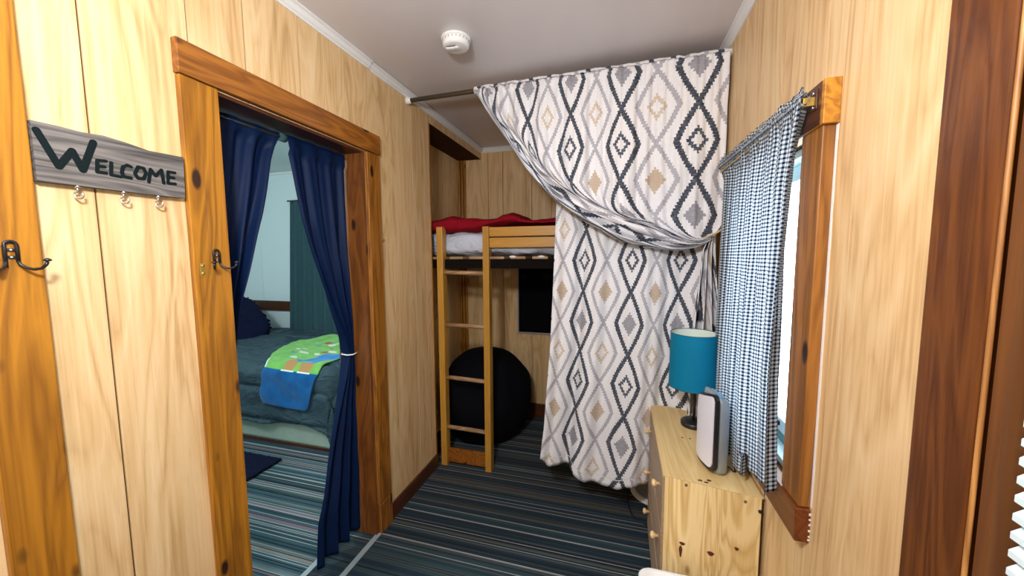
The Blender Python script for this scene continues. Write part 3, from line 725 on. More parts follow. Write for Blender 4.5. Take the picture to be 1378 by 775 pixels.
# ------------------------------------------------------------------ dresser
A=Vector((.170,1.348)); Bn=Vector((.466,1.296)); Dl=Vector((.1765,2.015))
def dp(s,t,z):      # s across depth (0 front .. 1 wall), t along length (0 near .. 1 far)
    p=A+(Bn-A)*s+(Dl-A)*t; return (p.x,p.y,z)
dr=thing('dresser','unfinished pine chest of drawers with wooden knobs under the window','dresser',dp(.5,.5,0.))
def dbox(mb,s0,s1,t0,t1,z0,z1,mi=0,bev=.0):
    t=bmesh.new(); bmesh.ops.create_cube(t,size=1.)
    for v in t.verts: v.co=Vector(dp(lerp(s0,s1,v.co.x+.5),lerp(t0,t1,v.co.y+.5),lerp(z0,z1,v.co.z+.5)))
    if bev: bmesh.ops.bevel(t,geom=t.edges[:],offset=bev,segments=2,affect='EDGES')
    mb.merge(t,mi)
TOPZ=.715
M_knot=flat('pine_knot',(.10,.025,.010),.6)
mb=MB(); dbox(mb,.02,.98,0,.027,0,TOPZ-.0005,bev=.0015)
for kx,kz,rx,rz in ((.21,.450,.005,.022),(.225,.480,.009,.006),(.52,.475,.010,.008),(.77,.520,.006,.006),(.55,.20,.010,.012)):
    p=dp(kx,-.0008,kz); pr=[(p[0]+rx*math.cos(a)*(1+.25*math.sin(3*a)),p[2]+rz*math.sin(a)) for a in [2*PI*i/14 for i in range(14)]]
    sl=(Bn.y-A.y)/(Bn.x-A.x); mb.prism(pr,-.0004,.0006,lambda q,d:(q[0],p[1]+sl*(q[0]-p[0])+d,q[1]),1)
ns=mb.build('side_panel',[M_unfin,M_knot],dr)
mb=MB(); dbox(mb,.02,.98,.973,1,0,TOPZ-.0005,bev=.0015); mb.build('side_panel',M_unfin,dr)
mb=MB(); dbox(mb,0.,1.,.027,.973,TOPZ-.018,TOPZ,bev=.002); dbox(mb,0.,1.,.0,.027,TOPZ-.0003,TOPZ+.001)
for ks,kt in ((.40,.035),(.50,.055),(.46,.028),(.36,.50),(.46,.505)):
    p=dp(ks,kt,TOPZ); r=.0055 if kt<.1 else .0035
    mb.prism([(p[0]+r*1.3*math.cos(a),p[1]+r*math.sin(a)*(1+.2*math.cos(2*a))) for a in [2*PI*i/12 for i in range(12)]],0,.0014,lambda q,d:(q[0],q[1],TOPZ+d),1)
mb.build('top',[M_unfin_y,M_knot],dr)
mb=MB(); dbox(mb,.96,.98,.027,.973,.03,TOPZ-.018); dbox(mb,.02,.06,.027,.973,.0,.055); mb.build('back_panel',M_basebd,dr)
M_dside=wood('drawer_front_pine',(.36,.23,.14),(.52,.38,.25),1,1.,.5,knots=False,seed=8.,contrast=.6)
M_knob=flat('turned_birch',(.74,.52,.25),.45)
zs=[(.060,.255),(.265,.470),(.480,.688)]
for z0,z1 in zs:
    mb=MB(); dbox(mb,.0,.055,.032,.968,z0,z1,bev=.002); dbox(mb,.055,.90,.05,.95,z0+.015,z1-.03)
    d=mb.build('drawer',M_dside,dr)
    for tt in (.17,.83):
        mb=MB(); p=dp(0,tt,(z0+z1)/2+.03); mb.lathe([(.006,0),(.0055,-.009),(.012,-.015),(.0145,-.021),(.012,-.027),(.004,-.030)],p,20,axis=0); mb.build('knob',M_knob,d)
# screw plugs on the near side
for s,z in ((.245,.700),(.83,.692)):
    mb=MB(); p=dp(s,-.0012,z); mb.lathe([(.0055,0),(.005,.0018)],p,14,axis=1); mb.build('screw_cap',flat('dull_steel',(.25,.24,.2),.4,metal=.6),dr)
mb=MB(); p=dp(.965,-.002,.672); mb.lathe([(.006,0),(.0055,-.003)],p,14,axis=1); mb.build('screw_cap',M_black,dr)
# ------------------------------------------------------------------ lamp
LX,LY=.335,1.79
lamp=thing('table_lamp','table lamp with teal drum shade and black stem','lamp',(LX+.012,LY+.01,TOPZ))
mb=MB(); bx,by=LX+.014,LY+.012
mb.lathe([(.054,0),(.056,.004),(.056,.018),(.050,.023),(.010,.026),(.0,.026)],(bx,by,TOPZ+.0005),40,cap=False); mb.lathe([(.0545,0),(.0,0)],(bx,by,TOPZ+.0005),40,cap=False); mb.build('base',M_black,lamp)
mb=MB(); mb.tube([(bx,by,TOPZ+.02),(bx,by,TOPZ+.12),(bx-.006,by-.008,TOPZ+.235)],.006,14); mb.build('stem',M_black,lamp)
mb=MB(); mb.lathe([(.014,0),(.016,.01),(.016,.05),(.011,.056)],(LX+.008,LY,.935),20); mb.build('socket',M_black,lamp)
M_shade=cloth('teal_shade_cloth',(.004,.20,.36),.6,.05,.05,wr=4); M_shin=flat('white_shade_lining',(.72,.82,.74),.6)
mb=MB(); R1,R2=.098,.100; mb.lathe([(R2,.905),(R1,1.150)],(LX,LY,0),64,cap=False); mb.build('lamp_shade',M_shade,lamp,fix=False)
mb=MB(); mb.lathe([(R2-.0015,.906),(R1-.0015,1.149)],(LX,LY,0),64,cap=False); mb.build('shade_lining',M_shin,lamp,fix=False)
mb=MB()
for k in range(3):
    a=2*PI*k/3+.5; mb.tube([(LX,LY,.985),(LX+(R2-.002)*math.cos(a),LY+(R2-.002)*math.sin(a),.985)],.0014,6)
mb.build('shade_spider',M_black,lamp)
M_trim=flat('dark_teal_trim',(.01,.07,.09),.5)
for z,r in ((.905,R2),(1.150,R1)):
    mb=MB(); mb.tube([(LX+r*math.cos(a),LY+r*math.sin(a),z) for a in [2*PI*i/64 for i in range(65)]],.0016,6); mb.build('shade_rim',M_trim,lamp)
mb=MB(); mb.ball((LX+.004,LY,1.03),.028,(1,1,1.25)); mb.build('bulb',M_rubber,lamp)
mb=MB(); mb.tube([(bx+.05,by+.01,TOPZ+.006),(bx+.066,by+.03,TOPZ+.005),(bx+.07,by+.09,TOPZ+.005),(bx+.075,by+.20,TOPZ+.006)],.0028,8); mb.build('power_cord',M_black,lamp)
# ------------------------------------------------------------------ air purifier
pu=thing('air_purifier','small white and silver tower air purifier on the dresser before gingham','air purifier',(.36,1.45,TOPZ+.001))
c0=Vector((.352,1.455)); ang=math.radians(13)
ca,sa=math.cos(ang),math.sin(ang)
def PT(a,b,z): return (c0.x+a*ca-b*sa,c0.y+a*sa+b*ca,z)
M_silver=flat('silver_plastic',(.30,.34,.38),.35,metal=.4); M_pwhite=flat('lilac_white_plastic',(.68,.66,.72),.35); M_ptop=flat('blue_reflection_top',(.16,.34,.52),.3)  # the blue of the top is a reflection put into its colour
def dsec(n=40,hx=.030,hy=.066):
    o=[]
    for i in range(n):
        a=2*PI*i/n; c,s=math.cos(a),math.sin(a); e=.62
        o.append((hx*math.copysign(abs(c)**e,c)*(1 if c>0 else .75),hy*math.copysign(abs(s)**e,s)))
    return o
mb=MB(); zb=TOPZ+.001
def pbody(u,v):
    i=int(round(u*40))%40; s=dsec()[i]
    zz=[0,.006,.02,.06,.14,.22,.262,.276,.281][int(round(v*8))]; k=[.78,.9,.97,1,1,.98,.95,.88,.6][int(round(v*8))]
    zt=zz+ (-.018*(zz/.28)*(s[0]/.04+ -s[1]/.07*.2))
    return PT(s[0]*k,s[1]*k,zb+zt),(0,0)
mb.grid(40,8,pbody,closed_u=True)
bm=mb.bm; bmesh.ops.holes_fill(bm,edges=[e for e in bm.edges if e.is_boundary],sides=0)
mb.build('body',M_silver,pu)
mb=MB(); mb.box((-.015,-.046,0),(.012,.046,.005),bev=.0024,mat=Matrix.Translation(PT(0,0,zb+.278))@Matrix.Rotation(ang,4,'Z')); mb.build('top_grille',M_ptop,pu)
def panel_poly(hy,z0,z1,r,n=8):
    o=[]
    for cx,cz,a0 in ((hy-r,z1-r,0),(-hy+r,z1-r,PI/2),(-hy+r,z0+r,PI),(hy-r,z0+r,1.5*PI)):
        for k in range(n+1):
            a=a0+PI/2*k/n; o.append((cx+r*math.cos(a),cz+r*math.sin(a)))
    return o
def pface(mb,hy,z0,z1,r,xo,depth):
    poly=panel_poly(hy,z0,z1,r)
    def to3(p,d):
        b=p[0]; bulge=-.026-.010*(1-(b/.07)**2)
        return PT(bulge-d,b,zb+p[1]+.02*(-(b/.07))*(p[1]/.28))
    # fan of strips so that the bulge is smooth
    ys=[-hy+2*hy*i/24 for i in range(25)]
    def ext(y):
        z_lo=z0; z_hi=z1
        dy=max(0,abs(y)-(hy-r))
        c=r-math.sqrt(max(0,r*r-dy*dy)); return z0+c,z1-c
    V=[]
    for y in ys:
        a,b=ext(y); V.append([mb.bm.verts.new(to3((y,a),xo)),mb.bm.verts.new(to3((y,b),xo)),mb.bm.verts.new(to3((y,a),xo-depth)),mb.bm.verts.new(to3((y,b),xo-depth))])
    for p,q in zip(V,V[1:]):
        for a,b in ((0,1),(1,3),(3,2),(2,0)): mb.bm.faces.new([p[a],p[b],q[b],q[a]])
    for e in (V[0],V[-1]): mb.bm.faces.new([e[0],e[1],e[3],e[2]])
mb=MB(); pface(mb,.067,.012,.280,.022,.004,.012); mb.build('black_gasket',M_black,pu)
mb=MB(); pface(mb,.060,.024,.272,.018,.0075,.006); mb.build('front_panel',M_pwhite,pu)
mb=MB(); mb.tube([PT(.036,-.03,zb+.02),PT(.052,-.04,zb+.008),PT(.062,-.035,zb+.004),PT(.08,.02,zb+.004)],.0028,8); mb.build('power_cord',M_black,pu)
# ------------------------------------------------------------------ bunk bed
BY=2.29
M_ink=flat('near_black_stain',(.008,.006,.005),.8,spec=.05)
bk=thing('bunk_bed','high pine bunk bed with ladder set into the niche','bunk bed',(-.4,2.75,0))
mb=MB(); mb.box((-1.197,BY,0.),(-1.152,BY+.06,1.697),bev=.003); mb.build('post',M_bunk_z,bk)
mb=MB(); mb.box((-.862,BY,0.),(-.818,BY+.06,1.692),bev=.003); mb.build('post',M_bunk_z,bk)
mb=MB(); mb.box((.40,BY,0.),(.44,BY+.06,1.69),bev=.003); mb.build('post',M_bunk_z,bk)
for z in (1.384,1.018,.640,.276):
    mb=MB(); mb.tube([(-1.155,BY+.03,z+.003),(-1.0,BY+.03,z),(-.86,BY+.03,z-.004)],.0145,12); mb.build('rung',M_rung,bk)
mb=MB(); mb.box((-1.152,BY+.015,.025),(-.862,BY+.035,.125),bev=.002); mb.build('bottom_rail',M_pine_y,bk)
for z0,z1 in ((1.625,1.686),(1.553,1.617)):
    mb=MB(); mb.box((-.818,BY+.012,z0),(.40,BY+.034,z1),bev=.003); mb.build('guard_rail',M_bunk_x,bk)
mb=MB(); mb.box((-1.44,BY+.03,1.415),(XR-.01,BY+.055,1.478),bev=.002); mb.build('side_rail',M_ink,bk)
mb=MB(); mb.box((-1.44,3.19,1.415),(XR-.01,3.215,1.478),bev=.002); mb.build('side_rail',M_ink,bk)
mb=MB()
for k in range(13):
    x=-1.40+k*.145; mb.box((x,BY+.02,1.478),(x+.10,3.21,1.494),bev=.001)
mb.build('slats',M_rung,bk)
for x in (-.66,-.47):
    mb=MB(); mb.ball((x,BY+.02,1.492),.011,(2.2,.8,.8)); mb.build('slat_clip',M_white,bk)
def blob_slab(name,mat,x0,x1,y0,y1,z0,z1,r,dis,freq,parent=None,nx=90,ny=40,sd=0.,solid=0):
    mb=MB()
    prof=[]
    cy=(y0+y1)/2; cz=(z0+z1)/2; hy=(y1-y0)/2; hz=(z1-z0)/2
    def fn(u,v):
        a=2*PI*v; e=.35; x=lerp(x0,x1,u); end=1-((abs(u-.5)*2)**14)*.999
        yy=cy+hy*math.copysign(abs(math.cos(a))**e,math.cos(a))*(.2+.8*end); zz=cz+hz*math.copysign(abs(math.sin(a))**e,math.sin(a))*end
        d=dis*(noise.noise(Vector((x*freq,yy*freq*1.7,zz*freq+sd)))+.5*noise.noise(Vector((x*freq*2.7,yy*freq*2.9,zz*freq*2+sd+5))))
        return (x,yy-d*.6,zz+d),(x,yy)
    mb.grid(nx,ny,fn)
    bmesh.ops.remove_doubles(mb.bm,verts=mb.bm.verts[:],dist=.0005)
    return mb.build(name,mat,parent)
mt=blob_slab('mattress',M_sheet,-1.425,.455,BY+.065,3.20,1.500,1.672,.03,.026,9.)
tag(mt,'mattress in a rumpled pale blue-white sheet on the bunk bed','mattress')
# red blanket, heaped
mb=MB()
def redf(u,v):
    x=lerp(-1.43,.44,u); a=2*PI*v
    end=max(0.,1-(abs(u-.5)*2)**18)
    low=lerp(1.655,1.70,smooth((x+.95)/.2))
    top=1.752+.020*math.sin(x*5+1)+.060*math.exp(-((x+.70)/.085)**2)+.010*nz(x*11,0,3)+.018*math.exp(-((x+1.12)/.09)**2)-.010*smooth((-.3-x)/.9)
    cy,hy=2.66,.345; cz=(low+top)/2; hz=(top-low)/2
    c,s=math.cos(a),math.sin(a)
    yy=cy+hy*math.copysign(abs(c)**.55,c)*(.15+.85*end); zz=cz+hz*math.copysign(abs(s)**.7,s)*end
    d=.013*noise.noise(Vector((x*5,yy*9,zz*14)))+.006*noise.noise(Vector((x*13,yy*22,zz*20)))
    return (x,yy-d,max(zz+d,1.642)),(x,yy)
mb.grid(150,44,redf); rb=mb.build('blanket',M_red); tag(rb,'crumpled red blanket heaped along the top bunk','blanket')
# framed black board on end wall
fb=thing('framed_board','black panel in a thin silver frame on wall beneath the bunk','board',(-.58,YB-.01,.79))
mb=MB(); mb.box((-.872,YB-.016,.798),(-.288,YB-.006,1.385)); mb.build('panel',flat('matte_black_board',(.003,.003,.004),.85,spec=.08),fb)
mb=MB()
for a,b in (((-.880,YB-.020,.786),(-.868,YB-.003,1.394)),((-.292,YB-.020,.786),(-.280,YB-.003,1.394)),((-.868,YB-.020,.786),(-.292,YB-.003,.800)),((-.868,YB-.020,1.382),(-.292,YB-.003,1.394))): mb.box(a,b,bev=.001)
mb.build('frame',flat('silver_frame',(.36,.36,.38),.4,metal=.3),fb)
# bean bag
mb=MB()
def bean(u,v):
    a=2*PI*u; t=PI*v-PI/2; s=math.sin(t); c=max(0.,math.cos(t))**(.75 if s>0 else .5)
    r=.385*(1+.03*math.sin(3*a+1)+.02*math.sin(5*a)); z=.36+.375*(s if s>0 else max(s,-.96)*1.0)
    if s>0: r*=1-.10*s
    wob=.05*noise.noise(Vector((math.cos(a)*1.6,math.sin(a)*1.6,s*1.8)))+.006*math.sin(8*a)*c*smooth(s)
    x=-1.045+(r+wob)*c*math.cos(a); y=2.83+(r*.92+wob)*c*math.sin(a)
    return (x,y,max(.001,z+.03*noise.noise(Vector((x*4,y*4,z*3)))*c)),(u,v)
mb.grid(72,36,bean,closed_u=True); bmesh.ops.remove_doubles(mb.bm,verts=mb.bm.verts[:],dist=.0006)
bb=mb.build('bean_bag',M_bean); tag(bb,'large black bean bag on the carpet behind the bunk ladder','bean bag')
# ------------------------------------------------------------------ round base + bins
fan=thing('round_stand','white round plastic stand base on carpet beneath the lower curtain','stand',(.245,2.36,0))
mb=MB(); mb.lathe([(.150,0),(.155,.006),(.150,.014),(.125,.022)],(.255,2.365,0.001),56,cap=False); mb.lathe([(.149,0),(0.,0)],(.255,2.365,.001),56,cap=False); mb.build('base_rim',M_rubber,fan)
mb=MB(); mb.lathe([(.128,.0215),(.10,.030),(.05,.042),(.026,.07),(.022,.10),(.0,.10)],(.255,2.365,0.001),56,cap=False); mb.build('base_dome',flat('grey_blue_plastic',(.30,.36,.42),.45),fan)
mb=MB(); mb.tube([(.255,2.365,.09),(.255,2.365,.55)],.014,16); mb.build('pole',M_rubber,fan)
mb=MB(); mb.tube([(.12,2.36,.006),(.08,2.32,.005),(.085,2.2,.005),(.10,2.12,.005),(.14,2.06,.005),(.19,2.05,.005)],.0035,8); mb.build('power_cord',M_black,fan)
# white bin, near bottom edge
bn=thing('plastic_bin','white plastic bin in front of dresser at the bottom edge','bin',(.19,1.12,0))
def rr_sec(hx,hy,r,n=6):
    o=[]
    for cx,cy,a0 in ((hx-r,hy-r,0),(-hx+r,hy-r,PI/2),(-hx+r,-hy+r,PI),(hx-r,-hy+r,1.5*PI)):
        for k in range(n+1):
            a=a0+PI/2*k/n; o.append((cx+r*math.cos(a),cy+r*math.sin(a)))
    return o
mb=MB(); rows=[]
for hx,hy,z in ((.0001,.0001,.0),(.075,.095,0.),(.095,.120,.415),(.108,.132,.417),(.110,.134,.424),(.106,.130,.429),(.092,.116,.425),(.072,.092,.008),(.0001,.0001,.008)):
    rows.append([mb.bm.verts.new((.195+x,1.128+y,z)) for x,y in (rr_sec(hx,hy,min(.04,hx*.9)))])
for a,b in zip(rows,rows[1:]):
    for i in range(len(a)):
        f=mb.bm.faces.new([a[i],a[(i+1)%len(a)],b[(i+1)%len(a)],b[i]]); f.smooth=True
bmesh.ops.remove_doubles(mb.bm,verts=mb.bm.verts[:],dist=.0004)
mb.build('tub',M_rubber,bn)
# ------------------------------------------------------------------ navy doorway curtains
XC=-1.335
nr=thing('doorway_rod','slim rod across the top of bedroom doorway, coloured dark for shadow','curtain rod',(XC,1.24,1.985))
mb=MB(); mb.tube([(XC,.905,1.988),(XC,1.582,1.988)],.007,12); mb.build('tube',M_black,nr)  # black stands in for the deep shadow at the doorway top
mb=MB(); mb.tube([(XC,1.222,1.988),(XC,1.25,1.988)],.017,12); mb.build('sleeve',M_teal,nr)
def interp2(tab,x): return interp(sorted(tab),x)
Redge=[(2.002,1.249),(1.834,1.2796),(1.6485,1.3125),(1.4848,1.3622),(1.38,1.3983),(1.23,1.4573),(1.087,1.5226),(1.0,1.545),(.8546,1.4967),(.5844,1.4108),(.3938,1.3521),(.2548,1.3019),(.03,1.285)]
Rright=[(2.002,1.578),(1.3,1.578),(1.0,1.577),(.8,1.578),(.4,1.578),(.03,1.57)]
def navy(edgeL,edgeR,xc,n,zlo):
    def fn(u,v):
        z=lerp(2.002,zlo,v); a=interp2(edgeL,z); b=interp2(edgeR,z); y=lerp(a,b,u)
        w=b-a; am=.008+.022*(1-min(1,w/.33))+ .012*smooth((.8-z)/.6)
        x=xc+am*math.sin(2*PI*n*u+.5*math.sin(3*v))+.0035*math.sin(2*PI*n*2.3*u+2*v)+.006*nz(y*3,z*2.5,1,2.)
        if v<.03: x=xc+.012+.004*math.sin(2*PI*n*u)
        return (x,y,z),(u*.6,z)
    return fn
nc=thing('navy_curtain','navy doorway curtain on the far side, tied back and reaching the floor','curtain',(XC,1.45,0.03),'navy curtains in the bedroom doorway')
mb=MB(); mb.grid(120,110,navy(Redge,Rright,XC,3.3,.035)); mb.build('fabric_panel',M_navy,nc,solid=.0015,fix=False)
mb=MB()
mb.tube([(XC-.036,1.562,1.000),(XC-.02,1.538,1.0),(XC+.015,1.536,.998),(XC+.036,1.55,.999),(XC+.04,1.578,1.003)],.0035,8); mb.build('tieback_cord',M_white,nc)
Ledge=[(2.002,1.2216),(1.887,1.1795),(1.66,1.1224),(1.489,1.0652),(1.3656,1.0223),(1.2991,1.001),(1.1,.965),(1.0,.955),(.8,.958),(.4,.962),(.03,.965)]
Lnear=[(2.002,.908),(1.0,.908),(.03,.908)]
nc2=thing('navy_curtain','navy doorway curtain on the side nearer the welcome sign','curtain',(XC,1.0,.03),'navy curtains in the bedroom doorway')
mb=MB(); mb.grid(110,100,navy(Lnear,Ledge,XC-.01,3.2,.035)); mb.build('fabric_panel',M_navy,nc2,solid=.0015,fix=False)
mb=MB(); mb.tube([(XC-.045,.93,1.0),(XC-.03,.956,1.0),(XC+.01,.957,1.0),(XC+.03,.94,1.0),(XC+.03,.91,1.003)],.0035,8); mb.build('tieback_cord',M_white,nc2)
# ------------------------------------------------------------------ bedroom bed
X0,X1,Y0,Y1,ZT=-4.35,-2.03,2.16,3.40,.655
bed=thing('bed','low bed with a pale fabric base seen through the doorway','bed',((X0+X1)/2,(Y0+Y1)/2,0))
mb=MB(); mb.box((X0+.02,Y0+.03,.035),(X1-.03,Y1-.02,.24),bev=.02); mb.build('box_spring',M_sheetg,bed)
mb=MB(); mb.box((X0+.04,Y0+.06,0),(X1-.06,Y1-.04,.035)); mb.box((X0+.0,Y0+.018,.035),(X1,Y0+.03,.045)); mb.build('bed_frame',M_basebd,bed)
mb=MB(); mb.box((X0+.03,Y0+.04,.24),(X1-.04,Y1-.02,.60),bev=.05); mb.build('mattress',M_sheetg,bed)
mb=MB(); mb.box((X0-.05,Y0+.02,0),(X0-.01,Y1,.92),bev=.01); mb.build('headboard',M_basebd,bed)
def cdrape(px,py,off=0.,lump=1.):
    """fabric point at plan coords px,py (beyond the edges it falls)"""
    ox=max(0,px-(X1-.06)); oy=max(0,(Y0+.08)-py); R=.085
    x=min(px,X1-.06); y=max(py,Y0+.08); d=math.hypot(ox,oy); z=ZT
    if d>0:
        dx,dy=ox/d,-oy/d; arc=R*PI/2
        if d<arc: a=d/R; h=R*math.sin(a); dz=R*(1-math.cos(a))
        else: h=R+.10*(d-arc)*(1 if lump else 1)*.35; dz=R+(d-arc)
        x+=dx*h; y+=dy*h; z-=dz
    n=Vector((0,0,1)) if d<.05 else Vector((ox/d*.9 if d else 0,-oy/d*.9 if d else 0,.3))
    q=.018*noise.noise(Vector((px*3.1,py*4.2,1)))+.012*noise.noise(Vector((px*8,py*11,2)))+.007*math.sin(px*9+py*13+3*noise.noise(Vector((px*2,py*2,0))))
    quilt=(-.016*math.exp(-(((px)%.42-.21)/.016)**2)-.022*math.exp(-(((py-.07)%.26-.13)/.018)**2))*(1 if lump else 0)
    p=Vector((x,y,z))+n*(q+quilt+off)
    return p
mb=MB()
def comf(u,v):
    px=lerp(X0+.02,X1+.40,u); lim=.47+.05*smooth((px+2.6)/.35)*(-1.2)*0
    hem=.52-.055*smooth((px+2.75)/.3)*smooth((-2.1-px)/.2)+.012*math.sin(px*7)
    if px>X1-.06: hem=.52
    py=lerp(Y1,Y0+.08-hem,v)
    p=cdrape(px,py); p.z=max(p.z,.012); return tuple(p),(px,py)
mb.grid(150,120,comf); cf=mb.build('comforter',M_comf,solid=.012,fix=False); tag(cf,'dark slate quilted comforter draped over the bedroom bed','comforter')
# pillow
mb=MB()
def pil(u,v):
    a=2*PI*u; t=PI*v-PI/2; c=abs(math.cos(t))**.6; s=math.sin(t)
    e=.6; cx=math.copysign(abs(math.cos(a))**e,math.cos(a)); sy=math.copysign(abs(math.sin(a))**e,math.sin(a))
    fr=.018*math.sin(31*a)*(1 if abs(s)<.25 else 0)
    return Vector((cx*(.33+fr)*c,sy*(.21+fr)*c,.10*s*(1-.35*abs(cx*sy)))),(u,v)
Rm=Matrix.Translation((-3.95,3.0,.81))@Matrix.Rotation(math.radians(-12),4,'Z')@Matrix.Rotation(math.radians(36),4,'Y')@Matrix.Rotation(math.radians(28),4,'X')
mb.grid(80,24,lambda u,v:(tuple(Rm@pil(u,v)[0]),(u,v)),closed_u=True); bmesh.ops.remove_doubles(mb.bm,verts=mb.bm.verts[:],dist=.0006)
po=mb.build('pillow',M_navypillow); tag(po,'black-navy plush pillow leaning at the head of bedroom bed','pillow')
# towel / beach blanket across bed edge
def towelmat():
    t=NT('printed_fleece_towel'); uv=t.coord('UV'); u,v,_=t.sep(uv)    # v: 0 hem .. along; u across
    n=t.noise(t.mapping(uv,(14,14,1)),1.,3)
    blue=t.mix(n,(.004,.055,.20),(.012,.16,.42)); green=t.mix(n,(.07,.34,.04),(.32,.66,.16))
    vo=t.n('ShaderNodeTexVoronoi'); t.lk(t.mapping(uv,(14,13,1),loc=(.3,.2,0)),vo.inputs['Vector']); vo.inputs['Scale'].default_value=1.
    col=green
    # pale and rust blotches scattered in the upper middle
    zone=t.math('MULTIPLY',t.math('GREATER_THAN',v,.44),t.math('MULTIPLY',t.math('GREATER_THAN',u,.10),t.math('LESS_THAN',v,1.0)))
    sp=t.math('MULTIPLY',zone,t.math('LESS_THAN',vo.outputs['Distance'],.36))
    pick=t.ramp(t.sep(vo.outputs['Color'])[0],[(0,(.75,.74,.60)),(.4,(.42,.10,.03)),(.6,(.70,.72,.62)),(.85,(.05,.35,.30))],'CONSTANT')
    col=t.mix(sp,col,pick)
    # blue slanting shapes on the right
    wv=t.math('ADD',u,t.math('MULTIPLY',t.math('SUBTRACT',v,.34),-.34))
    inb=t.math('MULTIPLY',t.math('MULTIPLY',t.math('GREATER_THAN',wv,.215),t.math('LESS_THAN',wv,.36)),t.math('MULTIPLY',t.math('GREATER_THAN',v,.335),t.math('LESS_THAN',v,.66)))
    gap=t.math('GREATER_THAN',t.math('ABSOLUTE',t.math('SUBTRACT',wv,t.math('ADD',.285,t.math('MULTIPLY',t.math('SUBTRACT',v,.45),.05)))),t.math('MULTIPLY',t.math('SUBTRACT',.50,v,clamp=True),.12))
    col=t.mix(t.math('MULTIPLY',inb,gap),col,t.mix(n,(.01,.13,.45),(.03,.32,.75)))
    # two tan rounded patches at the band line
    for cu in (.215,.335):
        d=t.math('ADD',t.math('POWER',t.math('DIVIDE',t.math('SUBTRACT',u,cu),.048),2.),t.math('POWER',t.math('DIVIDE',t.math('SUBTRACT',v,.325),.045),2.))
        col=t.mix(t.math('LESS_THAN',d,1.),col,(.50,.26,.10))
    col=t.mix(t.math('LESS_THAN',v,.285),col,blue)
    for cu in (.215,.335):
        m=t.math('MULTIPLY',t.math('LESS_THAN',t.math('ABSOLUTE',t.math('SUBTRACT',u,cu)),.047),t.math('LESS_THAN',t.math('ABSOLUTE',t.math('SUBTRACT',v,.284)),.006))
        col=t.mix(m,col,(.8,.8,.75))
    col=t.mix(t.math('MULTIPLY',t.math('GREATER_THAN',wv,.33),t.math('GREATER_THAN',v,.62)),col,(.45,.03,.04))
    col=t.mix(t.math('MULTIPLY',t.math('LESS_THAN',u,.010),t.math('MULTIPLY',t.math('GREATER_THAN',v,.29),t.math('LESS_THAN',v,.42))),col,(.8,.85,.8))
    return t.bsdf(col,.95,spec=.05,sheen=.2)
M_towel=towelmat()
def tow(u,v):
    # v from hanging hem to the far end on top
    s=v*1.30
    r=.045; xl=interp([(0,-2.665),(.29,-2.655),(.5,-2.83),(.8,-2.99),(1.05,-3.02),(1.3,-2.90)],s); xr=interp([(0,-2.215),(.29,-2.135),(.5,-2.16),(.8,-2.22),(1.3,-2.40)],s)
    lo=interp([(0,0),(1,-.018)],u)
    e=0.
    if s<.09:
        k=(.09-s)/.09; e=.030*(1-math.sqrt(max(0,1-k*k)))
    x=lerp(xl+e,xr-e,u); py=Y0+.08-.345+s+lo
    p=cdrape(x,py,lump=0,off=.018+.004*noise.noise(Vector((x*9,s*9,4)))); return tuple(p),(u*.44,s)
mb=MB(); mb.grid(60,120,tow); to=mb.build('throw_blanket',M_towel,solid=.006,fix=False)
tag(to,'green and blue printed fleece throw hanging over bed edge','blanket')
# rug
mb=MB()
mb.grid(70,50,lambda u,v:((lerp(-3.15,-2.36,u)+.008*nz(u*20,v*20,0),lerp(1.56,2.02,v)+.010*nz(u*30,v*3,5)-.03*u*0,.010+.006*nz(u*60,v*60,2)),(u,v)))
ru=mb.build('rug',M_rug,solid=.014,fix=False); ru.location.z=.008; tag(ru,'small dark navy shag rug on carpet beside the bed','rug')
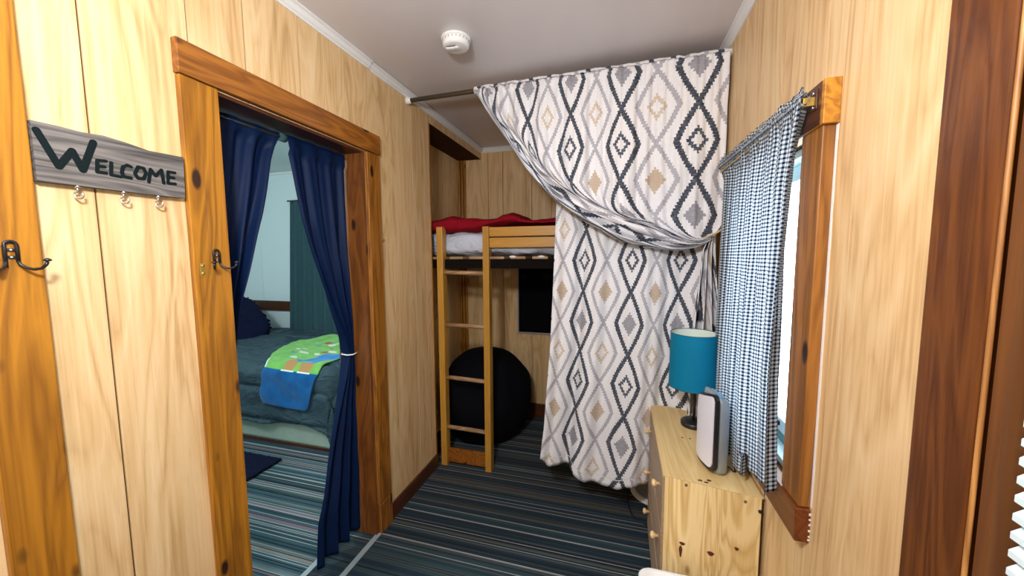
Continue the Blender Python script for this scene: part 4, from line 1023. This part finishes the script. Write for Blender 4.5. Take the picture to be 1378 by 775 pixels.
# teal bedroom curtain
tc=thing('teal_curtain','teal curtain against the pale bedroom wall at foot of bed','curtain',(-3.25,3.38,.30))
mb=MB(); mb.grid(110,40,lambda u,v:((lerp(-3.585-.13*v,-2.75,u),3.375+.022*math.sin(2*PI*7*u+.6*math.sin(9*u))*(.6+.4*v),lerp(2.12,.35,v)),(u,v))); mb.build('fabric_panel',M_teal,tc,solid=.002,fix=False)
mb=MB(); mb.tube([(-3.62,3.375,2.13),(-2.7,3.375,2.13)],.009,12); mb.build('rod',M_bronze,tc)
for x in (-3.60,-2.72):
    mb=MB(); mb.tube([(x,3.375,2.13),(x,3.444,2.13)],.006,8); mb.build('bracket',M_bronze,tc)
# ------------------------------------------------------------------ lights
def area(name,loc,rot,size,power,col,sy=None):
    l=bpy.data.lights.new(name,'AREA'); l.energy=power; l.color=col; l.size=size
    if sy: l.shape='RECTANGLE'; l.size_y=sy
    o=bpy.data.objects.new(name,l); o.location=loc; o.rotation_euler=rot; COL.objects.link(o); return o
def point(name,loc,power,col,r=.1):
    l=bpy.data.lights.new(name,'POINT'); l.energy=power; l.color=col; l.shadow_soft_size=r
    o=bpy.data.objects.new(name,l); o.location=loc; COL.objects.link(o); return o
point('corridor_ceiling_bulb',(-.36,.02,2.0),84,(.94,.97,1.),.08)
point('bedroom_fill_light',(-2.9,1.0,2.2),74,(.84,.97,1.),.14)  # added lamp, out of view, supplies the cool light in the bedroom
w=bpy.data.worlds.new('daylight'); SC.world=w; w.use_nodes=True; nt=w.node_tree; nt.nodes.clear()
bg=nt.nodes.new('ShaderNodeBackground'); ow=nt.nodes.new('ShaderNodeOutputWorld'); bg.inputs[0].default_value=(.80,.93,1.,1); bg.inputs[1].default_value=10.; nt.links.new(bg.outputs[0],ow.inputs[0])
# ------------------------------------------------------------------ camera
cam=bpy.data.cameras.new('camera'); co=bpy.data.objects.new('camera',cam); COL.objects.link(co)
R=Matrix(((0.960992387377613,-0.01856571011093339,0.27595098443446897),(0.2765102823836135,0.08604690605643918,-0.9571509774817392),(-0.005974540853492157,0.9961180875610035,0.08782403142306118)))
co.matrix_world=Matrix.Translation((0,0,1.5))@R.to_4x4()
cam.sensor_width=36; cam.sensor_fit='HORIZONTAL'; cam.lens=495/1378*36; cam.clip_start=.02
SC.camera=co
vs=SC.view_settings; vs.view_transform='Standard'; vs.look='None'; vs.gamma=1; vs.exposure=0.; vs.use_curve_mapping=False
